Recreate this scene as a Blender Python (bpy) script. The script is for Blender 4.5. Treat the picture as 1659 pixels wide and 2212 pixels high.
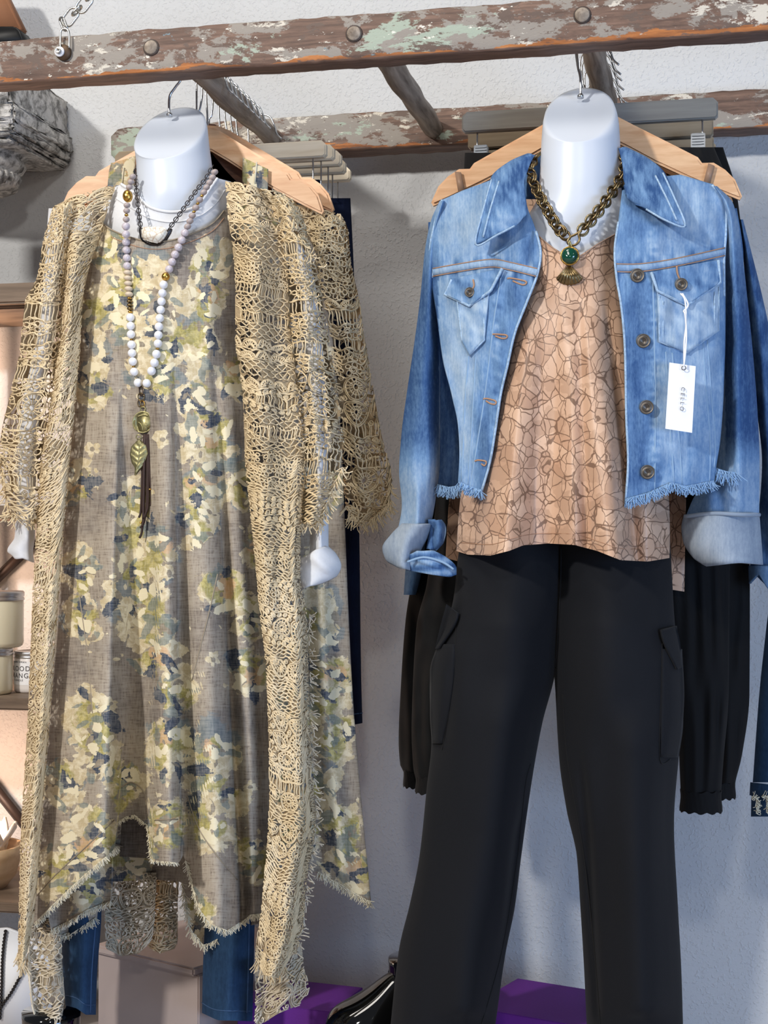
import bpy, bmesh, math, random
import numpy as np
from mathutils import Vector, Matrix
# ------------------------------------------------------------------ camera, world, lights, exposure
sc = bpy.context.scene
for o in list(bpy.data.objects): bpy.data.objects.remove(o)
C = sc.collection
IW, IH, F = 1659.0, 2212.0, 3300.0
CAM = np.array([0.0, 0.0, 0.72])
YAW = math.atan(711.0 / F)            # camera looks a little to the left of the wall normal
PITCH = math.atan(59.0 / F)
f0 = np.array([-math.sin(YAW), math.cos(YAW), 0.0])
R_ = np.array([math.cos(YAW), math.sin(YAW), 0.0])
F_ = f0 * math.cos(PITCH) + np.array([0, 0, math.sin(PITCH)])
U_ = np.cross(R_, F_)
cd = bpy.data.cameras.new('camera'); cam = bpy.data.objects.new('camera', cd); C.objects.link(cam)
cd.sensor_width = 36.0; cd.lens = F / IH * 36.0; cd.clip_start = 0.05
M = Matrix(((R_[0], U_[0], -F_[0], CAM[0]), (R_[1], U_[1], -F_[1], CAM[1]), (R_[2], U_[2], -F_[2], CAM[2]), (0, 0, 0, 1)))
cam.matrix_world = M
sc.camera = cam
w = bpy.data.worlds.new('world'); sc.world = w; w.use_nodes = True
w.node_tree.nodes['Background'].inputs[0].default_value = (0.80, 0.86, 1.0, 1)
w.node_tree.nodes['Background'].inputs[1].default_value = 0.13
def area(name, loc, target, size, power, col, sy=None, spread=None):
    l = bpy.data.lights.new(name, 'AREA'); l.energy = power; l.color = col
    l.shape = 'RECTANGLE'; l.size = size; l.size_y = sy or size
    if spread: l.spread = spread
    o = bpy.data.objects.new(name, l); C.objects.link(o); o.location = loc
    o.rotation_euler = (Vector(target) - Vector(loc)).to_track_quat('-Z', 'Y').to_euler()
    return o
for x_, e_ in ((-2.1, 96), (0.1, 16), (2.1, 8)):      # row of ceiling track lights in front of the rack
    area('track_spot', (x_, -1.0, 2.38), (-0.1, 2.3, 0.8), 0.20, e_, (1.0, 0.965, 0.91))
area('ceiling_panel', (-0.9, 1.1, 2.9), (-0.1, 2.1, 0.9), 0.8, 20, (1.0, 0.95, 0.88))   # ceiling light
area('shop_window', (2.2, -0.6, 0.45), (0.3, 2.5, 0.0), 1.6, 64, (0.42, 0.63, 1.0), 0.8)      # daylight from the shop window behind the camera
sc.view_settings.view_transform = 'Standard'; sc.view_settings.look = 'None'
sc.view_settings.exposure = 0.0; sc.view_settings.gamma = 1.0; sc.view_settings.use_curve_mapping = False

# ------------------------------------------------------------------ helpers
rng = np.random.default_rng(7); random.seed(7)
def P(px, py, Y):
    """world point seen at pixel (px, py) lying at depth plane Y (vectorised)"""
    px, py, Y = np.broadcast_arrays(np.asarray(px, float), np.asarray(py, float), np.asarray(Y, float))
    d = F_ + ((px - IW / 2) / F)[..., None] * R_ + ((IH / 2 - py) / F)[..., None] * U_
    t = (Y - CAM[1]) / d[..., 1]
    return CAM + d * t[..., None]
def mpp(px, py, Y):
    """metres per pixel there"""
    a = P(px, py, Y); return float(np.dot(a - CAM, F_)) / F
def link(name, me, mat=None, parent=None, smooth=True):
    o = bpy.data.objects.new(name, me); C.objects.link(o)
    if mat is not None: me.materials.append(mat)
    if parent is not None: o.parent = parent
    if smooth and len(me.polygons): me.polygons.foreach_set('use_smooth', np.ones(len(me.polygons), bool))
    return o
def mesh_np(name, V, Fc, mat=None, parent=None, smooth=True, uv=None, attrs=None):
    """V (n,3), Fc list of (m,k) int arrays"""
    me = bpy.data.meshes.new(name)
    V = np.asarray(V, np.float32)
    if not isinstance(Fc, (list, tuple)): Fc = [Fc]
    Fc = [np.asarray(f, np.int32) for f in Fc if len(f)]
    loops = np.concatenate([f.ravel() for f in Fc]); tot = np.concatenate([np.full(len(f), f.shape[1], np.int32) for f in Fc])
    me.vertices.add(len(V)); me.vertices.foreach_set('co', V.ravel())
    me.loops.add(len(loops)); me.loops.foreach_set('vertex_index', loops)
    me.polygons.add(len(tot)); me.polygons.foreach_set('loop_start', np.concatenate([[0], np.cumsum(tot)[:-1]]).astype(np.int32))
    me.update(calc_edges=True); me.validate()
    if uv is not None and len(me.loops) == len(loops):
        l = me.uv_layers.new(name='UVMap'); l.data.foreach_set('uv', np.asarray(uv, np.float32)[loops].ravel())
    for k, a in (attrs or {}).items():
        at = me.color_attributes.new(k, 'FLOAT_COLOR', 'POINT'); at.data.foreach_set('color', np.asarray(a, np.float32).ravel())
    return link(name, me, mat, parent, smooth)
def thing(name, label, cat, loc=(0, 0, 0), group=None):
    o = bpy.data.objects.new(name, None); C.objects.link(o); o.location = loc; o.empty_display_size = 0.05
    return tag(o, label, cat, group)
def tag(o, label=None, cat=None, group=None, kind=None):
    if label: o['label'] = label
    if cat: o['category'] = cat
    if group: o['group'] = group
    if kind: o['kind'] = kind
    return o
def keep(o, parent):
    """parent a part built in world coordinates (empties carry only a location)"""
    o.parent = parent; o.matrix_parent_inverse = Matrix.Translation(-Vector(parent.location)); return o
def hermite(xs, ys):
    xs = np.asarray(xs, float); ys = np.asarray(ys, float)
    n = len(xs)
    if n < 3: return lambda q: np.interp(q, xs, ys)
    h = np.diff(xs); d = np.diff(ys) / np.maximum(h, 1e-9); m = np.zeros(n)
    m[1:-1] = np.where(d[:-1] * d[1:] > 0, 2 * d[:-1] * d[1:] / np.where(np.abs(d[:-1] + d[1:]) < 1e-12, 1, d[:-1] + d[1:]), 0)
    m[0] = d[0]; m[-1] = d[-1]
    def fn(q):
        q = np.clip(np.asarray(q, float), xs[0], xs[-1]); i = np.clip(np.searchsorted(xs, q) - 1, 0, n - 2)
        t = (q - xs[i]) / np.maximum(h[i], 1e-9); t2 = t * t; t3 = t2 * t
        return (2*t3-3*t2+1)*ys[i] + (t3-2*t2+t)*h[i]*m[i] + (-2*t3+3*t2)*ys[i+1] + (t3-t2)*h[i]*m[i+1]
    return fn
def edge(pts, lin=False):
    """pts (px, py) top to bottom -> function px(py)"""
    p = sorted(pts, key=lambda a: a[1]); xs = [a[1] for a in p]; ys = [a[0] for a in p]
    return (lambda q: np.interp(q, xs, ys)) if lin else hermite(xs, ys)
def wob(x, y, s, seed=0):
    """cheap smooth 2D noise in about -1..1"""
    r = np.random.default_rng(seed); t = 0
    for k in range(6):
        a = r.uniform(0, 2 * math.pi); fr = r.uniform(0.6, 1.9) / s; ph = r.uniform(0, 6.28)
        t = t + np.sin((x * math.cos(a) + y * math.sin(a)) * fr * 6.28 + ph)
    return t / 3.0
def foldsum(px, py, folds):
    d = np.zeros_like(px)
    for pts, wd, amp in folds:
        ys = [a[1] for a in pts]; xs = [a[0] for a in pts]
        fx = np.interp(py, ys, xs); lo, hi = ys[0], ys[-1]; fade = min(120.0, (hi - lo) * 0.35)
        g = np.clip((py - lo) / fade, 0, 1); k = np.clip((hi + 15 - py) / (fade * 0.3), 0, 1)
        g = g * g * (3 - 2 * g); k = k * k * (3 - 2 * k)
        d = d + amp * np.exp(-((px - fx) / wd) ** 2) * g * k
    return d
def pleats(px, py, nodes, y0, y1, cx, comp):
    """folds of a skirt: depth profile across at y1, fading out and drawing together towards y0"""
    t = np.clip((py - y0) / (y1 - y0), 0, 1.15); q = cx + (px - cx) / (comp + (1 - comp) * t)
    return hermite([n[0] for n in nodes], [n[1] for n in nodes])(q) * t
class Panel:
    """a cloth sheet: left and right edges px(py), top and bottom curves through pixel points, depth function Y(px,py,u,v)"""
    def __init__(s, left, right, top, bot, Yf, lin=False, linb=True):
        s.L = edge(left, lin); s.Rr = edge(right, lin); s.Yf = Yf
        def curve(c):
            if not isinstance(c, (list, tuple)): return lambda u: np.full_like(np.asarray(u, float), c)
            us = []; 
            for (x, y) in c:
                a, b = float(s.L(y)), float(s.Rr(y)); us.append((x - a) / (b - a))
            ys = [y for _, y in c]; us = np.maximum.accumulate(np.array(us) + np.arange(len(us)) * 1e-6)
            return (lambda u: np.interp(u, us, ys)) if linb else hermite(us, ys)
        s.T = curve(top); s.B = curve(bot)
    def px(s, u, v):
        py = s.T(u) * (1 - v) + s.B(u) * v
        return s.L(py) * (1 - u) + s.Rr(py) * u, py
    def pos(s, u, v, off=0.0):
        x, y = s.px(u, v); return P(x, y, s.Yf(x, y, u, v) - off)
    def grid(s, nu, nv, off=0.0, cosu=False):
        uu = np.linspace(0, 1, nu)
        if cosu: uu = (1 - np.cos(uu * math.pi)) / 2
        u, v = np.meshgrid(uu, np.linspace(0, 1, nv)); u = u.ravel(); v = v.ravel()
        x, y = s.px(u, v); V = P(x, y, s.Yf(x, y, u, v) - off)
        i = (np.arange(nv - 1)[:, None] * nu + np.arange(nu - 1)[None]).ravel()
        return V, np.stack([i, i + nu, i + nu + 1, i + 1], 1), np.stack([x, y], 1)
def sheet(name, panels, nu, nv, mat, parent=None, thick=0.0, fields=None, cosu=False, off=0.0, tint=None):
    Vs, Fs, UV, n = [], [], [], 0
    for k, p in enumerate(panels):
        V, f, q = p.grid(nu, nv, off, cosu)
        if k % 2: f = f[:, ::-1]
        Vs.append(V); Fs.append(f + n); UV.append(q); n += len(V)
    V = np.concatenate(Vs); q = np.concatenate(UV)
    attrs = fields(q[:, 0], q[:, 1]) if fields else None
    o = mesh_np(name, V, [np.concatenate(Fs)], mat, None, True, q / 1000.0, attrs)
    if thick:
        m = o.modifiers.new('thickness', 'SOLIDIFY'); m.thickness = thick; m.offset = 0
    if parent is not None: keep(o, parent)
    return o
def shellY(Yc, hd, p=0.7, folds=(), wn=0.0, ws=120, seed=1, back=False, bscale=1.0, pl=None):
    Yc_ = Yc if callable(Yc) else (lambda y: Yc); hd_ = hd if callable(hd) else (lambda y: hd)
    def fn(x, y, u, v):
        b = np.sin(math.pi * np.clip(u, 0, 1)) ** p
        e = np.clip(np.sin(math.pi * np.clip(u, 0, 1)) * 3, 0, 1)
        d = (foldsum(x, y, folds) + (pl(x, y) if pl else 0) + (wn * wob(x, y * 0.35, ws, seed) if wn else 0)) * e
        return Yc_(y) + (hd_(y) * b * bscale + d * 0.6 if back else -hd_(y) * b - d)
    return fn
def shell(name, left, right, top, bot, Yc, hd, nu, nv, mat, parent=None, p=0.7, folds=(), wn=0.0, ws=120, seed=1, fields=None, bbot=None, btop=None, thick=0.0, lin=False, pl=None):
    a = Panel(left, right, top, bot, shellY(Yc, hd, p, folds, wn, ws, seed, pl=pl), lin)
    b = Panel(left, right, btop if btop is not None else top, bbot if bbot is not None else bot, shellY(Yc, hd, p, folds, wn, ws, seed, True), lin)
    o = sheet(name, [a, b], nu, nv, mat, parent, thick, fields, True)
    return o, a, b
def tubes(lines, rad, sides=4, closed=False):
    """many polylines (k,3) -> V, quads ; rad scalar or per line"""
    Vs, Fs, n = [], [], 0
    ang = np.arange(sides) * 2 * math.pi / sides; ca, sa = np.cos(ang), np.sin(ang)
    for li, L in enumerate(lines):
        L = np.asarray(L, float); k = len(L)
        if k < 2: continue
        T = np.empty_like(L)
        if closed: T = np.roll(L, -1, 0) - np.roll(L, 1, 0)
        else: T[1:-1] = L[2:] - L[:-2]; T[0] = L[1] - L[0]; T[-1] = L[-1] - L[-2]
        T /= np.maximum(np.linalg.norm(T, axis=1, keepdims=True), 1e-9)
        ref = np.where(np.abs(T[:, 1:2]) < 0.85, np.array([[0., 1., 0.]]), np.array([[1., 0., 0.]]))
        A = np.cross(T, ref); A /= np.maximum(np.linalg.norm(A, axis=1, keepdims=True), 1e-9); B = np.cross(T, A)
        r = np.asarray(rad[li] if isinstance(rad, (list, tuple)) else rad, float)
        r = np.broadcast_to(r, (k,))[:, None, None]
        V = L[:, None] + r * (A[:, None] * ca[None, :, None] + B[:, None] * sa[None, :, None])
        idx = np.arange(k * sides).reshape(k, sides); nx = np.roll(idx, -1, 1)
        if closed: q = np.stack([idx, nx, np.roll(nx, -1, 0), np.roll(idx, -1, 0)], -1).reshape(-1, 4)
        else: q = np.stack([idx[:-1], nx[:-1], nx[1:], idx[1:]], -1).reshape(-1, 4)
        Vs.append(V.reshape(-1, 3)); Fs.append(q + n); n += k * sides
        if not closed and sides == 4:
            Fs.append(np.array([idx[0][::-1], idx[-1]]) + n - k * sides)
    return np.concatenate(Vs), np.concatenate(Fs)
def tube(name, pts, rad, mat, parent=None, sides=8, closed=False, smoothn=0):
    pts = np.asarray(pts, float)
    if smoothn: pts = spline(pts, smoothn, closed)
    V, Fq = tubes([pts], [rad], sides, closed)
    caps = []
    if not closed and sides != 4:
        k = len(pts); caps = [np.array([np.arange(sides)[::-1]]), np.array([np.arange(sides) + (k - 1) * sides])]
    o = mesh_np(name, V, [Fq] + caps, mat)
    if parent is not None: keep(o, parent)
    return o
def spline(pts, n=6, closed=False):
    pts = np.asarray(pts, float); k = len(pts); out = []
    for i in range(k if closed else k - 1):
        if closed: p0, p1, p2, p3 = pts[(i-1) % k], pts[i], pts[(i+1) % k], pts[(i+2) % k]
        else: p0, p1, p2, p3 = pts[max(i-1, 0)], pts[i], pts[i+1], pts[min(i+2, k-1)]
        t = np.linspace(0, 1, n, endpoint=False)[:, None]
        out.append(0.5 * ((2*p1) + (-p0+p2)*t + (2*p0-5*p1+4*p2-p3)*t*t + (-p0+3*p1-3*p2+p3)*t**3))
    if not closed: out.append(pts[-1:])
    return np.concatenate(out)
def bm_obj(name, bm, mat, parent=None, smooth=True):
    me = bpy.data.meshes.new(name); bmesh.ops.recalc_face_normals(bm, faces=bm.faces[:]); bm.to_mesh(me); bm.free()
    o = link(name, me, mat, None, smooth)
    if parent is not None: keep(o, parent)
    return o
def boxm(name, c, size, mat, parent=None, bev=0.002, rot=None, seg=2):
    bm = bmesh.new(); bmesh.ops.create_cube(bm, size=1.0)
    bmesh.ops.scale(bm, vec=size, verts=bm.verts)
    if bev: bmesh.ops.bevel(bm, geom=bm.edges[:], offset=min(bev, min(size) * 0.45), segments=seg, affect='EDGES')
    if rot is not None: bmesh.ops.rotate(bm, matrix=rot, verts=bm.verts)
    bmesh.ops.translate(bm, vec=c, verts=bm.verts)
    return bm_obj(name, bm, mat, parent, False)
def prism(name, poly, y0, y1, mat, parent=None, bev=0.0025, seg=3, M=None):
    """polygon in local (x, z) extruded along y"""
    bm = bmesh.new(); vs = [bm.verts.new((x, y0, z)) for x, z in poly]; fc = bm.faces.new(vs)
    r = bmesh.ops.extrude_face_region(bm, geom=[fc]); nv = [e for e in r['geom'] if isinstance(e, bmesh.types.BMVert)]
    bmesh.ops.translate(bm, vec=(0, y1 - y0, 0), verts=nv)
    if bev: bmesh.ops.bevel(bm, geom=[e for e in bm.edges if abs(e.verts[0].co.y - e.verts[1].co.y) < 1e-6], offset=bev, segments=seg, affect='EDGES')
    bmesh.ops.triangulate(bm, faces=[f for f in bm.faces if len(f.verts) > 4])
    if M is not None: bmesh.ops.transform(bm, matrix=M, verts=bm.verts)
    return bm_obj(name, bm, mat, parent, False)
def lathe(name, prof, c, mat, parent=None, n=32, axis='z', sx=1.0, sy=1.0):
    prof = np.array(prof, float); t = np.arange(n) * 2 * math.pi / n; k = len(prof)
    V = np.stack([prof[:, 0][:, None] * np.cos(t) * sx, prof[:, 0][:, None] * np.sin(t) * sy, np.repeat(prof[:, 1][:, None], n, 1)], -1).reshape(-1, 3)
    if axis == 'y': V = V[:, [0, 2, 1]] * np.array([1, -1, 1])
    i = np.arange(k * n).reshape(k, n); nx = np.roll(i, -1, 1)
    q = np.stack([i[:-1], nx[:-1], nx[1:], i[1:]], -1).reshape(-1, 4)
    o = mesh_np(name, V + np.array(c), [q, [i[0][::-1]], [i[-1]]], mat)
    if parent is not None: keep(o, parent)
    return o
def fray(name, pts, Yf, mat, parent, n=200, ln=(8, 18), spread=0.35, rad=0.0006, seed=3, ang=math.pi / 2, off=0.001, label=None):
    """loose threads hanging from a hem traced in pixels"""
    r = np.random.default_rng(seed); pts = np.asarray(pts, float)
    seg = np.linalg.norm(np.diff(pts, axis=0), axis=1); cum = np.concatenate([[0], np.cumsum(seg)]); lines = []
    for s in r.uniform(0, cum[-1], n):
        x = np.interp(s, cum, pts[:, 0]); y = np.interp(s, cum, pts[:, 1]); a = ang + r.normal(0, spread); L = r.uniform(*ln)
        a2 = a + r.normal(0, spread); k = np.array([0, .35, .7, 1.0]) * L
        xs = x + np.cumsum(np.concatenate([[0], np.cos(a + (a2 - a) * k[1:] / L) * np.diff(k)])); ys = y - 2 + np.cumsum(np.concatenate([[0], np.sin(a + (a2 - a) * k[1:] / L) * np.diff(k)]))
        Y = Yf(np.array([x]), np.array([y]))[0] - off - r.uniform(0, 0.004) - np.array([0, .001, .002, .001]) * r.uniform(-1, 2)
        lines.append(P(xs, ys, Y))
    V, q = tubes(lines, rad, 3); o = mesh_np(name, V, [q], mat); o['kind'] = 'stuff'
    return keep(o, parent)
# ------------------------------------------------------------------ procedural materials
def srgb(r, g, b):
    f = lambda c: (c / 255 / 12.92) if c / 255 <= 0.04045 else ((c / 255 + 0.055) / 1.055) ** 2.4
    return (f(r), f(g), f(b), 1.0)
class NT:
    def __init__(s, name):
        s.m = bpy.data.materials.new(name); s.m.use_nodes = True; s.t = s.m.node_tree; s.b = s.t.nodes['Principled BSDF']; s.out = s.t.nodes['Material Output']
    def n(s, typ, props=None, **inp):
        nd = s.t.nodes.new(typ)
        for k, v in (props or {}).items(): setattr(nd, k, v)
        for k, v in inp.items(): s.set(nd, k, v)
        return nd
    def set(s, nd, k, v):
        i = int(k[1:]) if k[0] == 'i' and k[1:].isdigit() else k.replace('_', ' ')
        sock = nd.inputs[i]
        if isinstance(v, bpy.types.NodeSocket): s.t.links.new(v, sock)
        else: sock.default_value = v
    def P(s, **k):
        for a, v in k.items(): s.set(s.b, a, v)
        return s
    def mix(s, f, a, b, blend='MIX'):
        nd = s.n('ShaderNodeMix', {'data_type': 'RGBA', 'blend_type': blend}); s.set(nd, 'i0', f); s.set(nd, 'i6', a); s.set(nd, 'i7', b); return nd.outputs[2]
    def math(s, op, a, b=0.0, c=0.0, clamp=False):
        nd = s.n('ShaderNodeMath', {'operation': op, 'use_clamp': clamp}); s.set(nd, 'i0', a); s.set(nd, 'i1', b); s.set(nd, 'i2', c); return nd.outputs[0]
    def ramp(s, f, stops, interp='LINEAR'):
        nd = s.n('ShaderNodeValToRGB'); nd.color_ramp.interpolation = interp; e = nd.color_ramp.elements
        while len(e) < len(stops): e.new(0.5)
        for i, (p, c) in enumerate(stops): e[i].position = p; e[i].color = c if len(c) == 4 else (*c, 1)
        s.set(nd, 'i0', f); return nd.outputs[0]
    def step(s, f, a, b):
        nd = s.n('ShaderNodeMapRange'); nd.interpolation_type = 'SMOOTHSTEP'; s.set(nd, 'i0', f); s.set(nd, 'i1', a); s.set(nd, 'i2', b); return nd.outputs[0]
    def noise(s, vec, scale, detail=4, rough=0.55, dist=0.0, col=False):
        nd = s.n('ShaderNodeTexNoise'); s.set(nd, 'Vector', vec); s.set(nd, 'Scale', scale); s.set(nd, 'Detail', detail); s.set(nd, 'Roughness', rough); s.set(nd, 'Distortion', dist); return nd.outputs[1 if col else 0]
    def vor(s, vec, scale, feat='F1', out=0, rand=1.0):
        nd = s.n('ShaderNodeTexVoronoi', {'feature': feat}); s.set(nd, 'Vector', vec); s.set(nd, 'Scale', scale); s.set(nd, 'Randomness', rand); return nd.outputs[out]
    def wave(s, vec, scale, dist=0.0, dscale=1.0, dirn='X'):
        nd = s.n('ShaderNodeTexWave', {'bands_direction': dirn}); s.set(nd, 'Vector', vec); s.set(nd, 'Scale', scale); s.set(nd, 'Distortion', dist); s.set(nd, 'Detail Scale', dscale); return nd.outputs[1]
    def mapv(s, vec, loc=(0, 0, 0), rot=(0, 0, 0), scale=(1, 1, 1)):
        nd = s.n('ShaderNodeMapping'); s.set(nd, 'Vector', vec); s.set(nd, 'Location', loc); s.set(nd, 'Rotation', rot); s.set(nd, 'Scale', scale); return nd.outputs[0]
    def vadd(s, a, b, sc=1.0):
        nd = s.n('ShaderNodeVectorMath', {'operation': 'MULTIPLY_ADD'}); s.set(nd, 'i0', b); s.set(nd, 'i1', (sc, sc, sc)); s.set(nd, 'i2', a); return nd.outputs[0]
    def co(s, which='Object'): return s.n('ShaderNodeTexCoord').outputs[which]
    def attr(s, name): 
        a = s.n('ShaderNodeAttribute'); a.attribute_name = name; sp = s.n('ShaderNodeSeparateColor'); s.t.links.new(a.outputs['Color'], sp.inputs[0])
        return sp.outputs[0], sp.outputs[1], sp.outputs[2], a.outputs['Alpha']
    def bump(s, h, strength=0.3, dist=0.002, prev=None):
        nd = s.n('ShaderNodeBump'); s.set(nd, 'Height', h); s.set(nd, 'Strength', strength); s.set(nd, 'Distance', dist)
        if prev is not None: s.set(nd, 'Normal', prev)
        s.set(s.b, 'Normal', nd.outputs[0]); return nd.outputs[0]
def simple(name, col, rough=0.6, metal=0.0, noise=0.0, nscale=60, bump=0.0, spec=0.5, coat=0.0):
    t = NT(name); c = srgb(*col); o = t.co()
    nz = t.noise(o, nscale, 4)
    if noise:
        dk = tuple(x * (1 - noise) for x in c[:3]) + (1,); lt = tuple(min(1, x * (1 + noise * 0.6)) for x in c[:3]) + (1,)
        t.P(Base_Color=t.ramp(nz, [(0.3, dk), (0.7, lt)]))
    else: t.P(Base_Color=c)
    t.P(Roughness=rough, Metallic=metal); t.b.inputs['Specular IOR Level'].default_value = spec
    if coat: t.b.inputs['Coat Weight'].default_value = coat
    if bump: t.bump(nz, bump, 0.002)
    return t.m
def m_wall():
    t = NT('plaster_wall'); o = t.co()
    t.P(Base_Color=t.ramp(t.noise(o, 3, 3), [(0.3, srgb(196, 197, 198)), (0.75, srgb(208, 209, 210))]), Roughness=0.75)
    a = t.noise(o, 190, 2, 0.5, 0.3); k = t.step(a, 0.48, 0.74)
    b = t.noise(o, 300, 2); d = t.noise(t.mapv(o, scale=(0.25, 1, 1.6)), 60, 2)
    h = t.math('ADD', t.math('MULTIPLY', k, 0.8), t.math('ADD', t.math('MULTIPLY', b, 0.25), t.math('MULTIPLY', d, 0.5)))
    t.bump(h, 0.6, 0.0015); return t.m
def m_rail():
    t = NT('paint_splattered_wood'); o = t.co(); s1 = t.mapv(o, scale=(0.55, 1, 1.2))
    grain = t.noise(t.mapv(o, scale=(0.06, 1, 1.0)), 170, 4, 0.6)
    wood = t.ramp(grain, [(0.3, srgb(74, 54, 44)), (0.55, srgb(110, 84, 70)), (0.75, srgb(138, 108, 92))])
    n1 = t.noise(s1, 16, 9, 0.72, 0.25); col = t.mix(t.step(n1, 0.495, 0.52), wood, srgb(142, 134, 125))
    n2 = t.noise(t.vadd(s1, (3.1, 1.7, 0.4)), 22, 9, 0.74, 0.3); col = t.mix(t.step(n2, 0.57, 0.585), col, srgb(204, 196, 182))
    n3 = t.noise(t.vadd(s1, (7.3, 2.2, 5.0)), 9, 9, 0.70, 0.3); col = t.mix(t.step(n3, 0.60, 0.615), col, srgb(158, 168, 152))
    n5 = t.noise(t.vadd(s1, (1.3, 8.2, 2.0)), 30, 9, 0.74, 0.3); col = t.mix(t.step(n5, 0.56, 0.575), col, srgb(96, 78, 68))
    n4 = t.noise(t.vadd(s1, (9.3, 4.2, 1.0)), 48, 7, 0.75, 0.2); col = t.mix(t.step(n4, 0.63, 0.65), col, srgb(232, 226, 212))
    n6 = t.noise(t.vadd(s1, (2.3, 6.2, 7.0)), 16, 8, 0.74, 0.2); col = t.mix(t.step(n6, 0.64, 0.66), col, srgb(112, 138, 148))
    # worn bare orange wood along the lower arris: own attribute of height on the rail
    z = t.n('ShaderNodeSeparateXYZ', i0=o).outputs[2]
    wear = t.math('ADD', t.math('MULTIPLY', t.noise(t.mapv(o, scale=(0.3, 1, 1)), 26, 6, 0.65), 0.06), z)
    bare = t.ramp(grain, [(0.3, srgb(110, 62, 28)), (0.6, srgb(176, 108, 52)), (0.8, srgb(196, 134, 78))])
    col = t.mix(t.step(wear, 0.0375, 0.036), col, bare)
    col = t.mix(t.step(wear, 0.0305, 0.029), col, wood); col = t.mix(t.step(z, 0.0035, 0.002), col, wood)
    t.P(Base_Color=col, Roughness=0.62)
    h = t.math('ADD', t.math('MULTIPLY', n1, 0.8), t.math('MULTIPLY', n2, 0.8)); t.bump(h, 0.6, 0.003); return t.m
def m_wood(name, dark, light, axis=(0.08, 1, 1), scale=120, rough=0.45, bump=0.1, spec=0.4):
    t = NT(name); o = t.co()
    g = t.noise(t.mapv(o, scale=axis), scale, 4, 0.6, 0.4)
    t.P(Base_Color=t.ramp(g, [(0.3, srgb(*dark)), (0.7, srgb(*light))]), Roughness=rough); t.b.inputs['Specular IOR Level'].default_value = spec
    t.bump(g, bump, 0.001); return t.m
def m_yarn(name, c1, c2):
    t = NT(name); o = t.co()
    g = t.noise(o, 500, 3); l = t.noise(o, 14, 3)
    col = t.mix(t.step(l, 0.35, 0.7), srgb(*c1), srgb(*c2)); col = t.mix(t.math('MULTIPLY', g, 0.22), col, srgb(172, 146, 110))
    t.P(Base_Color=col, Roughness=0.9); t.b.inputs['Specular IOR Level'].default_value = 0.1; t.bump(g, 0.5, 0.001); return t.m
def m_lace(name, c1, c2, scale=95, hole=0.30):
    t = NT(name); uv = t.co('UV')
    w = t.vadd(uv, t.noise(uv, 40, 3, col=True), 0.010)
    d = t.vor(t.mapv(w, scale=(1, 0.72, 1)), scale, 'DISTANCE_TO_EDGE'); fine = t.wave(t.mapv(w, rot=(0, 0, 0.5)), 170, 6, 3)
    big = t.noise(uv, 22, 2); col = t.mix(t.step(t.noise(uv, 9, 3), 0.35, 0.7), srgb(*c1), srgb(*c2))
    col = t.mix(t.math('MULTIPLY', fine, 0.35), col, srgb(140, 116, 76))
    t.P(Base_Color=col, Roughness=0.9); t.b.inputs['Specular IOR Level'].default_value = 0.1
    t.bump(t.math('ADD', fine, t.math('MULTIPLY', d, 3)), 0.6, 0.002)
    th = t.math('MULTIPLY', t.step(big, 0.40, 0.58), hole)
    a = t.math('LESS_THAN', d, t.math('SUBTRACT', 0.48, th)); t.P(Alpha=a); return t.m
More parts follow.
